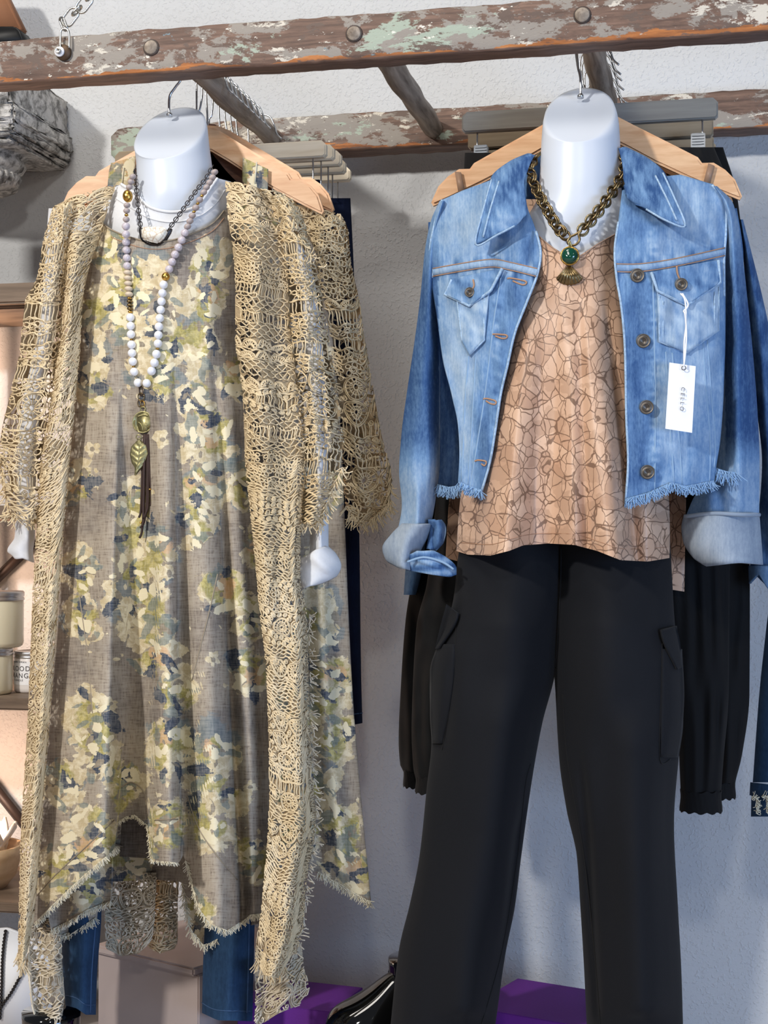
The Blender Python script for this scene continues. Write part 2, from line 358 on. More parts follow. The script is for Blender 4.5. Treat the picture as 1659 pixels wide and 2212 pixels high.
def m_linen():
    t = NT('floral_linen'); uv = t.co('UV'); r, g, b, a = t.attr('fieldA'); r2, g2, b2, a2 = t.attr('fieldB')
    ws = t.noise(t.mapv(uv, scale=(1, 0.12, 1)), 260, 3, 0.7); wt = t.noise(t.mapv(uv, scale=(0.12, 1, 1)), 260, 3, 0.7)
    weave = t.math('ADD', ws, wt)
    n1 = t.math('SUBTRACT', t.noise(uv, 34, 8, 0.68, 0.5), 0.5); n2 = t.math('SUBTRACT', t.noise(t.vadd(uv, (3, 1, 0)), 60, 5, 0.65, 0.8), 0.5)
    n3 = t.math('SUBTRACT', t.noise(t.vadd(uv, (7, 5, 0)), 30, 5, 0.65, 1.2), 0.5)
    base = t.ramp(weave, [(0.72, srgb(128, 117, 106)), (1.25 / 1.3, srgb(178, 164, 146))])
    base = t.mix(t.step(t.noise(uv, 8, 3), 0.4, 0.7), base, srgb(122, 112, 106))
    base = t.mix(t.math('MULTIPLY', weave, 0.3), base, srgb(100, 90, 80))
    add = lambda f, n, k: t.math('ADD', f, t.math('MULTIPLY', n, k))
    col = base
    col = t.mix(t.math('MULTIPLY', t.step(add(a2, n3, 1.3), 0.42, 0.62), 0.75), col, srgb(112, 124, 128))       # blue grey wash
    col = t.mix(t.step(add(r, n1, 1.7), 0.51, 0.54), col, t.mix(t.step(n2, -0.10, 0.14), srgb(196, 178, 140), srgb(226, 213, 182)))   # cream petals
    col = t.mix(t.math('MULTIPLY', t.step(add(g, n3, 1.6), 0.42, 0.66), 0.85), col, t.mix(t.step(n2, -0.1, 0.16), srgb(142, 134, 62), srgb(196, 182, 104)))     # olive
    col = t.mix(t.math('MULTIPLY', t.step(add(a, n2, 1.4), 0.44, 0.60), 0.75), col, srgb(206, 164, 124))       # peach
    col = t.mix(t.math('MULTIPLY', t.step(add(r2, n2, 1.3), 0.46, 0.56), 0.75), col, srgb(100, 116, 116))         # teal leaf
    col = t.mix(t.step(add(b, n1, 2.4), 0.50, 0.54), col, srgb(58, 68, 84))                                    # navy
    col = t.mix(t.step(add(g2, n2, 1.4), 0.50, 0.54), col, srgb(138, 126, 108))                                # taupe gaps inside the bouquets
    col = t.mix(t.step(add(b2, n1, 2.0), 0.52, 0.55), col, srgb(230, 218, 184))                                # top highlights
    col = t.mix(t.math('MULTIPLY', t.step(weave, 0.75, 1.3), 0.22), col, srgb(240, 232, 215))
    t.P(Base_Color=col, Roughness=0.9); t.b.inputs['Specular IOR Level'].default_value = 0.1
    t.bump(weave, 0.25, 0.001); return t.m
def m_denim(name, light, mid, dark, attr=True, tw=330):
    t = NT(name); uv = t.co('UV'); 
    big = t.noise(uv, 9, 4, 0.6); fine = t.noise(t.mapv(uv, scale=(1, 0.3, 1)), 240, 4, 0.7); slub = t.noise(t.mapv(uv, scale=(1, 0.06, 1)), 120, 3, 0.7)
    tws = t.wave(t.mapv(uv, rot=(0, 0, 0.9)), tw, 1.0, 2.0)
    if attr:
        r, g, b, a = t.attr('fade'); f = t.math('ADD', r, t.math('MULTIPLY', t.math('SUBTRACT', big, 0.5), 0.34))
    else: f = t.math('ADD', 0.35, t.math('MULTIPLY', t.math('SUBTRACT', big, 0.5), 0.8))
    f = t.math('ADD', f, t.math('ADD', t.math('MULTIPLY', t.math('SUBTRACT', fine, 0.5), 0.62), t.math('MULTIPLY', t.math('SUBTRACT', slub, 0.5), 0.5)), clamp=True)
    f = t.math('ADD', f, t.math('MULTIPLY', t.math('SUBTRACT', tws, 0.5), 0.12), clamp=True)
    t.P(Base_Color=t.ramp(f, [(0.0, srgb(*dark)), (0.45, srgb(*mid)), (1.0, srgb(*light))]), Roughness=0.85)
    t.b.inputs['Specular IOR Level'].default_value = 0.15
    t.bump(t.math('ADD', tws, fine), 0.22, 0.001); return t.m
def m_crackle(name):
    t = NT(name); uv = t.co('UV'); w = t.vadd(uv, t.noise(uv, 14, 3, 0.5, col=True), 0.030)
    d1 = t.vor(t.mapv(w, scale=(1, 0.85, 1)), 27, 'DISTANCE_TO_EDGE'); w2 = t.vadd(uv, t.noise(t.vadd(uv, (4, 2, 0)), 20, 3, 0.5, col=True), 0.026)
    d2 = t.vor(t.mapv(w2, rot=(0, 0, 0.6), scale=(1.5, 0.8, 1)), 30, 'DISTANCE_TO_EDGE')
    thick = t.math('MULTIPLY', t.step(t.noise(uv, 18, 3), 0.42, 0.85), 0.05)
    l1 = t.step(d1, t.math('ADD', thick, 0.022), t.math('ADD', thick, 0.01)); l2 = t.math('MULTIPLY', t.step(d2, 0.036, 0.02), t.step(t.noise(t.vadd(uv, (1, 7, 0)), 20, 2), 0.36, 0.42))
    cell = t.vor(t.mapv(w, scale=(1, 0.85, 1)), 27, 'F1', 1); cr = t.n('ShaderNodeSeparateColor', i0=cell).outputs[0]
    base = t.mix(cr, srgb(192, 152, 124), srgb(216, 180, 152))
    n = t.noise(t.vadd(uv, t.noise(uv, 30, 2, col=True), 0.02), 26, 3, 0.5)
    base = t.mix(t.math('MULTIPLY', t.step(n, 0.50, 0.54), 0.45), base, srgb(170, 134, 108))
    ln = t.math('MAXIMUM', l1, l2); t.P(Base_Color=t.mix(t.math('MULTIPLY', ln, 0.9), base, srgb(116, 86, 66)), Roughness=0.42)
    t.b.inputs['Specular IOR Level'].default_value = 0.3; t.b.inputs['Sheen Weight'].default_value = 0.2
    t.bump(t.noise(uv, 500, 2), 0.06, 0.001); return t.m
def m_black(name, c=(22, 23, 27), rough=0.8):
    t = NT(name); uv = t.co('UV'); tws = t.noise(uv, 420, 2)
    t.P(Base_Color=t.mix(tws, srgb(*[x * 0.8 for x in c]), srgb(*[min(255, x * 1.25) for x in c])), Roughness=rough); t.b.inputs['Specular IOR Level'].default_value = 0.25
    t.b.inputs['Sheen Weight'].default_value = 0.05; t.bump(tws, 0.12, 0.001); return t.m
def m_stone():
    t = NT('weathered_stone'); o = t.co(); n = t.noise(o, 45, 7, 0.7, 0.5); n2 = t.noise(o, 160, 4)
    t.P(Base_Color=t.ramp(n, [(0.30, srgb(70, 68, 66)), (0.42, srgb(140, 137, 132)), (0.56, srgb(216, 212, 206))]), Roughness=0.9)
    t.bump(t.math('ADD', n, t.math('MULTIPLY', n2, 0.4)), 0.8, 0.006); return t.m
def m_howlite():
    t = NT('white_veined_stone'); o = t.co(); d = t.vor(t.vadd(o, t.noise(o, 90, 3, col=True), 0.012), 130, 'DISTANCE_TO_EDGE')
    t.P(Base_Color=t.ramp(d, [(0.0, srgb(196, 172, 148)), (0.10, srgb(236, 230, 216))]), Roughness=0.4); return t.m
MAT = dict(
    wall=m_wall(), rail=m_rail(),
    rung=m_wood('grey_worn_wood', (98, 84, 72), (176, 162, 146), (1, 0.08, 1), 90, 0.7, 0.4),
    hanger=m_wood('maple_hanger_wood', (206, 152, 106), (236, 192, 148), (0.12, 1, 1), 90, 0.4),
    hanger_dark=m_wood('brown_hanger_wood', (80, 52, 38), (122, 84, 64), (0.12, 1, 1), 90, 0.45),
    pale=m_wood('pale_bar_wood', (222, 204, 174), (244, 230, 204), (0.08, 1, 1), 80, 0.45),
    greybar=m_wood('grey_bar_wood', (146, 142, 134), (172, 168, 158), (0.08, 1, 1), 80, 0.5),
    greytan=m_wood('tan_bar_wood', (150, 132, 108), (180, 162, 136), (0.08, 1, 1), 80, 0.5),
    shelf=m_wood('brown_shelf_wood', (92, 76, 62), (140, 120, 102), (0.1, 0.3, 1), 60, 0.55, 0.2),
    bowl=m_wood('pale_bowl_wood', (200, 164, 122), (232, 204, 166), (0.3, 0.3, 1), 40, 0.5),
    chrome=simple('chrome', (190, 192, 196), 0.24, 1.0), clipm=simple('clip_metal', (120, 124, 130), 0.34, 1.0), steel=simple('brushed_steel', (190, 188, 182), 0.28, 1.0),
    rust=simple('rusty_bracket', (92, 72, 54), 0.55, 0.5, 0.3),
    plastic=simple('white_form_plastic', (206, 212, 222), 0.36, 0, 0, spec=0.5),
    cotton=simple('white_cotton', (222, 223, 226), 0.9, 0, 0.03, 300, 0.08, 0.1),
    linen=m_linen(), yarn=m_yarn('beige_yarn', (228, 207, 168), (240, 222, 188)), lace=m_lace('beige_lace', (200, 178, 144), (216, 194, 160)),
    lace_open=m_lace('open_beige_lace', (200, 178, 144), (216, 194, 160), 80, 0.42), seam=simple('taupe_seam', (150, 138, 120), 0.9, spec=0.1),
    yarn_pale=m_yarn('pale_yarn', (224, 210, 184), (236, 226, 206)), lace_pale=m_lace('pale_lace', (214, 200, 174), (230, 218, 196), 80, 0.36),
    thread=simple('cream_thread', (228, 220, 196), 0.9, spec=0.1), stitch=simple('tan_stitch', (176, 138, 112), 0.9, spec=0.1),
    denim=m_denim('faded_denim', (182, 201, 218), (108, 143, 184), (46, 78, 126)), denim_in=m_denim('denim_reverse', (196, 204, 212), (156, 168, 182), (112, 128, 150), False),
    denim_seam=m_denim('denim_seam', (216, 228, 238), (160, 188, 214), (84, 118, 160), False), denim_edge=simple('worn_denim_edge', (162, 188, 214), 0.9, 0, 0.3, 260, 0.3, 0.1), denim_thread=simple('blue_white_thread', (150, 184, 220), 0.9, spec=0.1),
    jeans=m_denim('dark_blue_denim', (74, 104, 136), (46, 74, 106), (28, 48, 74), False), navy=m_denim('navy_denim', (30, 44, 76), (18, 28, 54), (10, 16, 34), False),
    jeans_seam=simple('jeans_stitching', (70, 96, 132), 0.9, spec=0.1),
    tan=m_crackle('tan_leaf_print'), black=m_black('black_twill', (10, 12, 18)), black2=m_black('black_jogger_cloth', (9, 9, 11)),
    brass=simple('antique_brass', (138, 118, 84), 0.30, 1.0, 0.35, 300), brass_lt=simple('pale_brass', (168, 160, 116), 0.42, 0.9, 0.25, 300, 0.2), gold=simple('gold', (214, 170, 88), 0.22, 1.0, 0.1, 200, 0.1),
    gun=simple('gunmetal', (74, 70, 70), 0.32, 1.0), green=simple('green_stone', (8, 66, 48), 0.12, 0, 0.2, 200, coat=0.6), howlite=m_howlite(),
    bead_w=simple('white_bead', (236, 236, 240), 0.22, 0, 0.02, 100, coat=0.3), bead_t=simple('taupe_bead', (176, 162, 158), 0.45, 0, 0.18, 160), bead_l=simple('lilac_bead', (204, 194, 200), 0.15, 0, 0.08, 100, coat=0.5),
    bead_c=simple('cream_bead', (214, 196, 172), 0.4, 0, 0.12, 160), leather=simple('brown_leather', (54, 34, 28), 0.6, 0, 0.15), patent=simple('black_patent', (10, 10, 11), 0.06, 0, coat=0.8),
    purple=simple('purple_board', (98, 28, 138), 0.7, 0, 0.05, 300, 0.1), paper=simple('white_card', (244, 244, 246), 0.6), ink=simple('grey_ink', (92, 92, 96), 0.7),
    floor=simple('display_floor', (176, 166, 160), 0.6, 0, 0.06, 12), black_metal=simple('dark_strut', (62, 50, 46), 0.5, 0.2), stone=m_stone(),
    wax=simple('cream_wax_jar', (232, 224, 196), 0.22, 0, 0.02, 30, coat=0.4), white_jar=simple('white_jar', (232, 226, 222), 0.3, coat=0.3), lid=simple('silver_lid', (206, 204, 204), 0.3, 0.85),
    terracotta=simple('brown_board', (150, 100, 66), 0.7, 0, 0.12, 30), blackp=simple('black_paint', (14, 13, 13), 0.5), petal=simple('white_ceramic', (240, 228, 214), 0.35), bead_b=simple('black_bead', (30, 22, 20), 0.25, coat=0.3),
    plinth=simple('greige_paint', (178, 162, 156), 0.6, 0, 0.04, 14), inkdark=simple('dark_ink', (70, 66, 66), 0.7), rope=simple('straw', (196, 146, 88), 0.9, 0, 0.3, 200, 0.5), bronze=simple('button_metal', (98, 92, 86), 0.42, 0.8, 0.2, 400),
)
# ------------------------------------------------------------------ the setting
YW = 2.57
def struct(o): o['kind'] = 'structure'; return o
struct(boxm('wall_back', (0.2, YW + 0.05, 1.4), (7.0, 0.1, 3.2), MAT['wall'], bev=0))
struct(boxm('floor', (0.2, 0.6, -0.15), (7.0, 4.2, 0.1), MAT['floor'], bev=0))

# ------------------------------------------------------------------ old ladder hung flat as a rack
YF, YR = 2.0, 2.485
zb, zt = CAM[2] + 0.648, CAM[2] + 0.711
XL = P(240, 280, YR)[0]; 
lad = thing('ladder', 'old paint-splattered wooden ladder hung level as a clothes rack', 'ladder', (0.0, YF, zb))
def rail(x0, x1, y0, th, chamfer):
    n = int((x1 - x0) / 0.012); xs = np.linspace(x0, x1, n); r = np.random.default_rng(int(y0 * 100))
    prof = []; b = 0.004; h = zt - zb
    for (cy, cz, a0) in ((y0 + b, b, 180), (y0 + th - b, b, 270), (y0 + th - b, h - b, 0), (y0 + b, h - b, 90)):
        for k in range(3):
            a = math.radians(a0 + k * 45); prof.append((cy + b * math.cos(a), cz + b * math.sin(a)))
    # extra points on the long faces
    pr = []
    for i, p in enumerate(prof):
        q = prof[(i + 1) % len(prof)]; pr.append(p)
        if math.hypot(p[0] - q[0], p[1] - q[1]) > 0.02:
            for t in (0.25, 0.5, 0.75): pr.append((p[0] + (q[0] - p[0]) * t, p[1] + (q[1] - p[1]) * t))
    pr = np.array(pr); k = len(pr); cy, cz = y0 + th / 2, h / 2
    V = np.zeros((n, k, 3)); 
    for i, x in enumerate(xs):
        sc_ = 1.0
        e = min(x - x0, x1 - x)
        if chamfer and e < 0.03: sc_ = 0.55 + 0.45 * math.sin(math.acos(max(0, 1 - e / 0.03)))
        V[i, :, 0] = x; V[i, :, 1] = pr[:, 0]; V[i, :, 2] = cz + (pr[:, 1] - cz) * sc_
    V[:, :, 1] += 0.0009 * wob(V[:, :, 0] * 60, V[:, :, 2] * 60, 2.0, 4); V[:, :, 2] += 0.0012 * wob(V[:, :, 0] * 40, V[:, :, 1] * 40, 3.0, 5)
    i = np.arange(n * k).reshape(n, k); nx = np.roll(i, -1, 1)
    q = np.stack([i[:-1], i[1:], nx[1:], nx[:-1]], -1).reshape(-1, 4)
    o = mesh_np('rail', V.reshape(-1, 3) + np.array([0, 0, zb]) - np.array([0, YF, zb]), [q, [i[0]], [i[-1][::-1]]], MAT['rail'])
    o.parent = lad; return o
rail(-1.35, 1.0, YF, 0.042, False); rail(XL, 1.2, YR, 0.05, True).location.z += 0.005
RX = []
for i, (px, py) in enumerate(((412, 175), (822, 155), (1274, 120))):
    x = float(P(px, py, YF + 0.07)[0]); RX.append(x); zr = (zb + zt) / 2 + 0.002
    ys = np.linspace(YF + 0.03, YR + 0.01, 26); pts = np.stack([np.full(26, x) + 0.0012 * np.sin(ys * 50 + i), ys, np.full(26, zr)], 1)
    rr = 0.0150 + 0.0010 * np.sin(ys * 23 + i * 2) + 0.003 * np.exp(-((ys - ys.mean()) / 0.14) ** 2)
    tube('rung', pts, rr, MAT['rung'], lad, 16)
for (px, py) in ((327, 103), (765, 73), (1258, 33)):
    c = P(px, py, YF); r = 0.0098
    lathe('rung_tenon', [(0.0, 0.004), (r * 0.9, 0.004), (r, 0.0025), (r, -0.003)], (c[0], YF - 0.0, c[2]), MAT['rung'], lad, 20, 'y')
    tube('tenon_groove', [(c[0] + (r + .0009) * math.cos(a), YF - .0006, c[2] + (r + .0009) * math.sin(a)) for a in np.linspace(0, 6.283, 24, endpoint=False)], 0.0011, MAT['black_metal'], lad, 6, True)
# hanging chain
ch = thing('chain', 'steel chain with shackle bolted to the front of the ladder rail', 'chain', tuple(P(138, 118, YF)))
Yc = YF - 0.004
c = P(139, 115, YF); lathe('rusty_washer', [(0, .005), (0.011, .005), (0.0112, .001), (0.0112, -.002)], (c[0], YF - 0.001, c[2]), MAT['rust'], ch, 24, 'y')
c = P(133, 115, YF); lathe('washer', [(0, .0035), (.0068, .0035), (.0072, .002), (.0072, 0)], (c[0], YF - .0055, c[2]), MAT['paper'], ch, 24, 'y')
lathe('bolt_head', [(0, .004), (.0022, .004), (.0024, .005), (.0036, .005), (.004, .004), (.004, 0)], (c[0], YF - .009, c[2]), MAT['steel'], ch, 16, 'y')
def stadium(cx, cy, ang, ln, wd, Y, tilt=0.0, n=10):
    """closed link path in pixels, ang = long axis direction; tilt turns it about its long axis"""
    pts = []; r = wd / 2; s = ln / 2 - r
    for k in range(n + 1): a = -math.pi / 2 + math.pi * k / n; pts.append((s + r * math.cos(a), r * math.sin(a)))
    for k in range(n + 1): a = math.pi / 2 + math.pi * k / n; pts.append((-s + r * math.cos(a), r * math.sin(a)))
    p = np.array(pts); m = mpp(cx, cy, Y); yy = p[:, 1] * math.sin(tilt) * m; p[:, 1] *= math.cos(tilt)
    ca, sa = math.cos(ang), math.sin(ang)
    return P(cx + p[:, 0] * ca - p[:, 1] * sa, cy + p[:, 0] * sa + p[:, 1] * ca, Y + yy)
pp = [(130.5, 104), (130.5, 75), (133, 65), (140, 62), (147, 66), (149.5, 75), (149.5, 104)]
tube('shackle', P(*np.array(pp, float).T, Yc - .003), 0.0016, MAT['steel'], ch, 10, smoothn=5)
for (x, y, a, ln, wd, ti) in ((137, 52, 1.2, 30, 16, 0.9), (152, 37, -0.93, 44, 24, 0.15), (166, 23, -0.8, 28, 18, 1.2), (182, 8, -0.93, 44, 24, 0.1), (197, -12, -0.9, 34, 20, 1.2), (212, -30, -0.93, 44, 24, .1)):
    tube('link', stadium(x, y, a, ln, wd, YF + 0.02, ti), 0.0017, MAT['steel'], ch, 8, True)
# ------------------------------------------------------------------ white hanging torso forms
def form(name, label, cx, rings, hook, Yc=2.07):
    t = thing(name, label, 'mannequin form', tuple(P(cx, rings[0][0], Yc)), )
    n = 48; a = np.arange(n) * 2 * math.pi / n; V = []
    rr = [(hermite([r[0] for r in rings], [r[k] for r in rings])) for k in range(1, 6)]
    ys = np.concatenate([np.linspace(rings[0][0], rings[2][0], 7), np.linspace(rings[2][0], rings[-1][0], 40)[1:]])
    for y in ys:
        c = P(cx + float(rr[4](y)), y, Yc); m = mpp(cx, y, Yc); hw = float(rr[0](y)) * m; hd = float(rr[1](y)); sl = float(rr[2](y)); yo = float(rr[3](y))
        dy = -np.sin(a) * hd
        V.append(np.stack([c[0] + np.cos(a) * hw, Yc + yo + dy, c[2] + sl * dy], 1))
    top = [V[0].mean(0) + (V[0] - V[0].mean(0)) * s for s in (0.02, 0.35, 0.7, 0.93)]
    for k, q in enumerate(top[:3]): q[:, 2] -= (0.0015, 0.0012, 0.0006)[k]
    V = np.concatenate(top + V); k = len(V) // n
    i = np.arange(k * n).reshape(k, n); nx = np.roll(i, -1, 1)
    q = np.stack([i[:-1], nx[:-1], nx[1:], i[1:]], -1).reshape(-1, 4)
    keep(mesh_np('torso', V, [q[:, ::-1], [i[0]]], MAT['plastic']), t)
    tube('hook', hook, 0.0019, MAT['chrome'], t, 10, smoothn=6)
    c = hook[-1]; lathe('hook_collar', [(0, 0), (.0045, 0), (.0045, .004), (.003, .006), (0, .006)], (c[0], c[1], c[2]), MAT['chrome'], t, 14)
    return t
# rings: py, half width px, half depth m, front slope, depth offset, centre shift px
def rhook(xr, pxb, pyb, Y, lean=0.0):
    b = P(pxb, pyb, Y); zt_ = zb + 0.058
    return [(xr + .028, Y, zt_ - .012), (xr + .022, Y, zt_ - .002), (xr + .008, Y, zt_ + .008), (xr - .010, Y, zt_ + .004), (xr - .022, Y, zt_ - .018), (xr - .020, Y, zt_ - .04), ((xr - .02 + b[0]) / 2 , Y, b[2] + .042), (b[0], Y, b[2] + .028), (b[0], Y, b[2])]
form('torso_form', 'white plastic neck form wearing the floral dress and crochet cardigan', 372,
     [(286, 76, .050, 1.0, .0, -4), (296, 79, .052, 0.85, 0, -3), (318, 79, .052, .6, 0, 0), (380, 82, .054, .2, 0, 6), (430, 84, .056, 0, 0, 8), (462, 92, .054, 0, 0, 2), (500, 104, .050, 0, 0, -10), (560, 115, .046, 0, 0, -12), (640, 120, .046, 0, 0, -12)],
     rhook(RX[0], 366, 252, 2.085))
form('torso_form', 'white plastic neck form wearing the denim jacket and tan top', 1254,
     [(246, 76, .050, 1.0, .0, -2), (258, 80, .052, .85, 0, -1), (282, 83, .052, .6, 0, 0), (360, 87, .054, .2, 0, 0), (425, 90, .056, 0, 0, -2), (452, 102, .056, 0, 0, -4), (490, 124, .055, 0, 0, -8), (560, 132, .052, 0, 0, -10), (680, 132, .050, 0, 0, -10)],
     rhook(RX[2], 1254, 212, 2.085))

# ------------------------------------------------------------------ floral print fields
def blobs(x, y, lst):
    out = np.zeros_like(x)
    for (cx, cy, a, b, an) in lst:
        m = (np.abs(x - cx) < 2.2 * a) & (np.abs(y - cy) < 2.2 * a)
        if not m.any(): continue
        dx, dy = x[m] - cx, y[m] - cy; c, s = math.cos(an), math.sin(an)
        d2 = ((dx * c + dy * s) / a) ** 2 + ((-dx * s + dy * c) / b) ** 2
        out[m] = np.maximum(out[m], np.exp(-d2 * 0.69))
    return out
def floral(bouquets, seed):
    r = np.random.default_rng(seed); L = {k: [] for k in ('cream', 'olive', 'navy', 'peach', 'teal', 'gap', 'hi', 'wash')}
    def put(k, cx, cy, R, n, a, el=(0.45, 0.9)):
        for _ in range(n):
            q = R * math.sqrt(r.uniform(0, 1)); t = r.uniform(0, 6.28); s = r.uniform(*a); L[k].append((cx + q * math.cos(t) * 0.85, cy + q * math.sin(t) * 1.1, s, s * r.uniform(*el), r.uniform(0, 3.14)))
    for (cx, cy, R) in bouquets:
        if R < 25:
            for k in range(5):
                t = k * 1.257 + r.uniform(0, 1); L['cream'].append((cx + R * .55 * math.cos(t), cy + R * .55 * math.sin(t), R * .5, R * .38, t))
            L['gap'].append((cx, cy, R * .3, R * .28, 0)); continue
        put('wash', cx, cy, R * 0.9, 3, (R * .3, R * .55)); put('cream', cx, cy, R * 0.85, int(7 + R / 7), (15, 34), (.5, .9)); put('olive', cx, cy, R * .7, 2 + int(R / 30), (16, 34))
        put('teal', cx, cy, R * 1.0, 3 + int(R / 22), (10, 26), (.25, .6)); put('navy', cx, cy, R * 1.0, 1 + int(R / 30), (12, 26), (.3, .6)); put('gap', cx, cy, R, 4 + int(R / 12), (5, 12), (.25, .6))
        put('hi', cx, cy, R * .85, 3 + int(R / 12), (8, 18), (.3, .6)); put('cream', cx, cy, R * 1.5, 6, (4, 9), (.3, .6))
        if r.uniform() < 0.45: put('peach', cx, cy, R * .6, 2, (12, 24))
    def fn(x, y):
        g = {k: blobs(x, y, v) for k, v in L.items()}
        return {'fieldA': np.stack([g['cream'], g['olive'], g['navy'], g['peach']], 1), 'fieldB': np.stack([g['teal'], g['gap'], g['hi'], g['wash']], 1)}
    return fn
BQ = [(300, 640, 100), (400, 730, 85), (230, 700, 70), (330, 790, 70), (460, 560, 45), (235, 540, 35), (440, 640, 50), (205, 830, 45), (450, 950, 75), (440, 1040, 45), (160, 1040, 40), (280, 1090, 40), (320, 1190, 80),
      (290, 1290, 85), (330, 1390, 70), (175, 1230, 45), (180, 1340, 45), (430, 1130, 50), (480, 1280, 45), (200, 1560, 60), (220, 1640, 50), (380, 1490, 50), (370, 1620, 60), (140, 1700, 50), (270, 1690, 35), (190, 1800, 60),
      (120, 1880, 60), (450, 1650, 80), (470, 1760, 80), (360, 1780, 45), (540, 1450, 50), (545, 1330, 40), (550, 1860, 40), (300, 1830, 50), (200, 970, 18), (240, 1520, 16), (460, 1425, 18), (540, 1700, 16), (350, 950, 20), (420, 860, 30),
      (510, 820, 40), (530, 1050, 45), (180, 1930, 45), (420, 1980, 40), (265, 1880, 60), (330, 500, 20), (560, 1180, 40)]
fl = floral(BQ, 5)
fl2 = floral([(690, 1350, 70), (710, 1480, 70), (700, 1700, 50), (760, 1880, 60), (740, 1780, 45), (680, 1240, 35), (725, 1600, 45), (660, 1550, 40), (650, 1800, 40), (600, 1500, 60), (600, 1700, 60), (560, 380, 30), (270, 370, 40), (700, 760, 20), (550, 480, 40), (700, 1050, 50)], 9)

# ------------------------------------------------------------------ white long-sleeved tee under the dress
YD = 2.07
tee = thing('long_sleeve_tee', 'white cotton long-sleeved tee layered under the floral dress', 'shirt', tuple(P(370, 480, YD)))
ttop = [(236, 410), (262, 398), (292, 418), (325, 448), (375, 458), (425, 445), (456, 405), (470, 385), (498, 392)]
o, tp, _ = shell('tee_body', [(236, 385), (222, 470), (250, 560), (260, 640)], [(500, 380), (492, 460), (460, 560), (450, 640)], ttop, 620, YD, lambda y: np.interp(y, [390, 460, 640], [.050, .058, .056]), 70, 24, MAT['cotton'], tee, 0.6, btop=400)
def py_off(pts, d): return [(x, y + d) for x, y in pts]
nl = np.array(ttop[1:-1], float); 
def onpanel(p, pts, off):
    pts = spline(np.array(pts, float), 6); u = (pts[:, 0] - p.L(pts[:, 1])) / (p.Rr(pts[:, 1]) - p.L(pts[:, 1])); return P(pts[:, 0], pts[:, 1], p.Yf(pts[:, 0], pts[:, 1], u, u) - off)
def pY(p): return lambda x, y: p.Yf(np.asarray(x, float), np.asarray(y, float), np.clip((x - p.L(y)) / (p.Rr(y) - p.L(y)), 0, 1), 0)
tube('neck_rib', onpanel(tp, nl, 0.001), 0.0022, MAT['cotton'], tee, 8)
tube('neck_seam', onpanel(tp, [(250, 428), (285, 450), (325, 472), (375, 480), (428, 468), (466, 440), (486, 410)], 0.0006), 0.0009, MAT['cotton'], tee, 6)
# sleeves
shell('sleeve', [(630, 520), (650, 620), (668, 900), (672, 1050), (668, 1200)], [(650, 520), (682, 620), (706, 900), (709, 1050), (710, 1200)], 520, 1205, 2.045, 0.022, 14, 60, MAT['cotton'], tee, folds=[([(690, 980), (692, 1200)], 5, .005)])
shell('sleeve', [(105, 450), (85, 700), (45, 900), (36, 1080), (34, 1150)], [(140, 450), (120, 700), (85, 900), (76, 1080), (74, 1150)], 450, 1160, 2.05, 0.022, 14, 50, MAT['cotton'], tee)
shell('cuff', [(655, 1178), (642, 1210), (630, 1240), (640, 1262), (652, 1275)], [(705, 1178), (726, 1198), (736, 1222), (722, 1250), (690, 1268)], [(655, 1205), (680, 1188), (705, 1178)], [(652, 1275), (690, 1262), (724, 1246)], 2.045, .03, 24, 20, MAT['cotton'], tee, folds=[([(660, 1190), (720, 1240)], 14, .005)], thick=.002)
shell('cuff', [(35, 1125), (33, 1160), (17, 1190), (22, 1200)], [(75, 1125), (74, 1160), (70, 1195), (73, 1215)], 1126, [(17, 1192), (34, 1208), (50, 1206), (72, 1215)], 2.05, .026, 20, 20, MAT['cotton'], tee, folds=[([(58, 1140), (62, 1212)], 5, .004)], thick=.002)

# ------------------------------------------------------------------ floral linen dress in front
dress = thing('floral_dress', 'sleeveless taupe linen dress printed with cream and olive flowers on front form', 'dress', tuple(P(340, 480, YD)))
dl = [(196, 440), (202, 500), (182, 600), (168, 700), (160, 850), (146, 1000), (134, 1150), (120, 1350), (100, 1550), (86, 1750), (76, 1880), (72, 2000)]
dr = [(505, 440), (508, 540), (520, 640), (520, 760), (548, 900), (566, 1100), (578, 1300), (590, 1500), (596, 1700), (590, 1850), (580, 2030)]
hdD = lambda y: np.interp(y, [450, 520, 700, 1200, 2000], [.062, .080, .094, .108, .125])
DF = [([(205, 950), (215, 1300), (232, 1600), (252, 1830)], 26, 0.0434), ([(285, 1150), (288, 1500), (286, 1760)], 38, -0.0465), ([(352, 900), (358, 1300), (358, 1600), (360, 1866)], 24, 0.0527), ([(394, 1000), (400, 1500), (398, 1870)], 12, -0.0341),
      ([(455, 900), (470, 1400), (480, 2010)], 34, 0.0372), ([(512, 700), (520, 1100), (530, 1500), (532, 1990)], 10, -0.0434), ([(550, 1000), (560, 1980)], 16, 0.0186), ([(130, 1400), (110, 1990)], 26, 0.0186), ([(300, 540), (330, 620), (400, 760)], 18, -0.0062),
      ([(250, 560), (235, 800), (228, 1000)], 20, 0.0093), ([(455, 560), (452, 800)], 16, 0.0093)]
dhem = [(72, 1998), (112, 1958), (170, 1902), (252, 1830), (256, 1775), (272, 1764), (290, 1760), (318, 1782), (327, 1862), (386, 1866), (396, 1846), (408, 1880), (428, 1960), (450, 1996), (490, 2012), (532, 1986), (540, 1978), (580, 1974)]
dtop = [(198, 452), (216, 478), (240, 496), (280, 512), (325, 522), (370, 519), (420, 503), (460, 482), (484, 455), (504, 442)]
DN = [(60, 0), (110, .012), (165, .020), (212, .034), (228, .030), (240, -.012), (262, -.040), (290, -.048), (318, -.036), (334, -.004), (344, .036), (366, .046), (386, .030), (395, -.016), (406, -.012), (432, .020), (470, .036), (496, .026), (506, .004), (514, -.034), (526, -.020), (540, .012), (560, .018), (582, .0)]
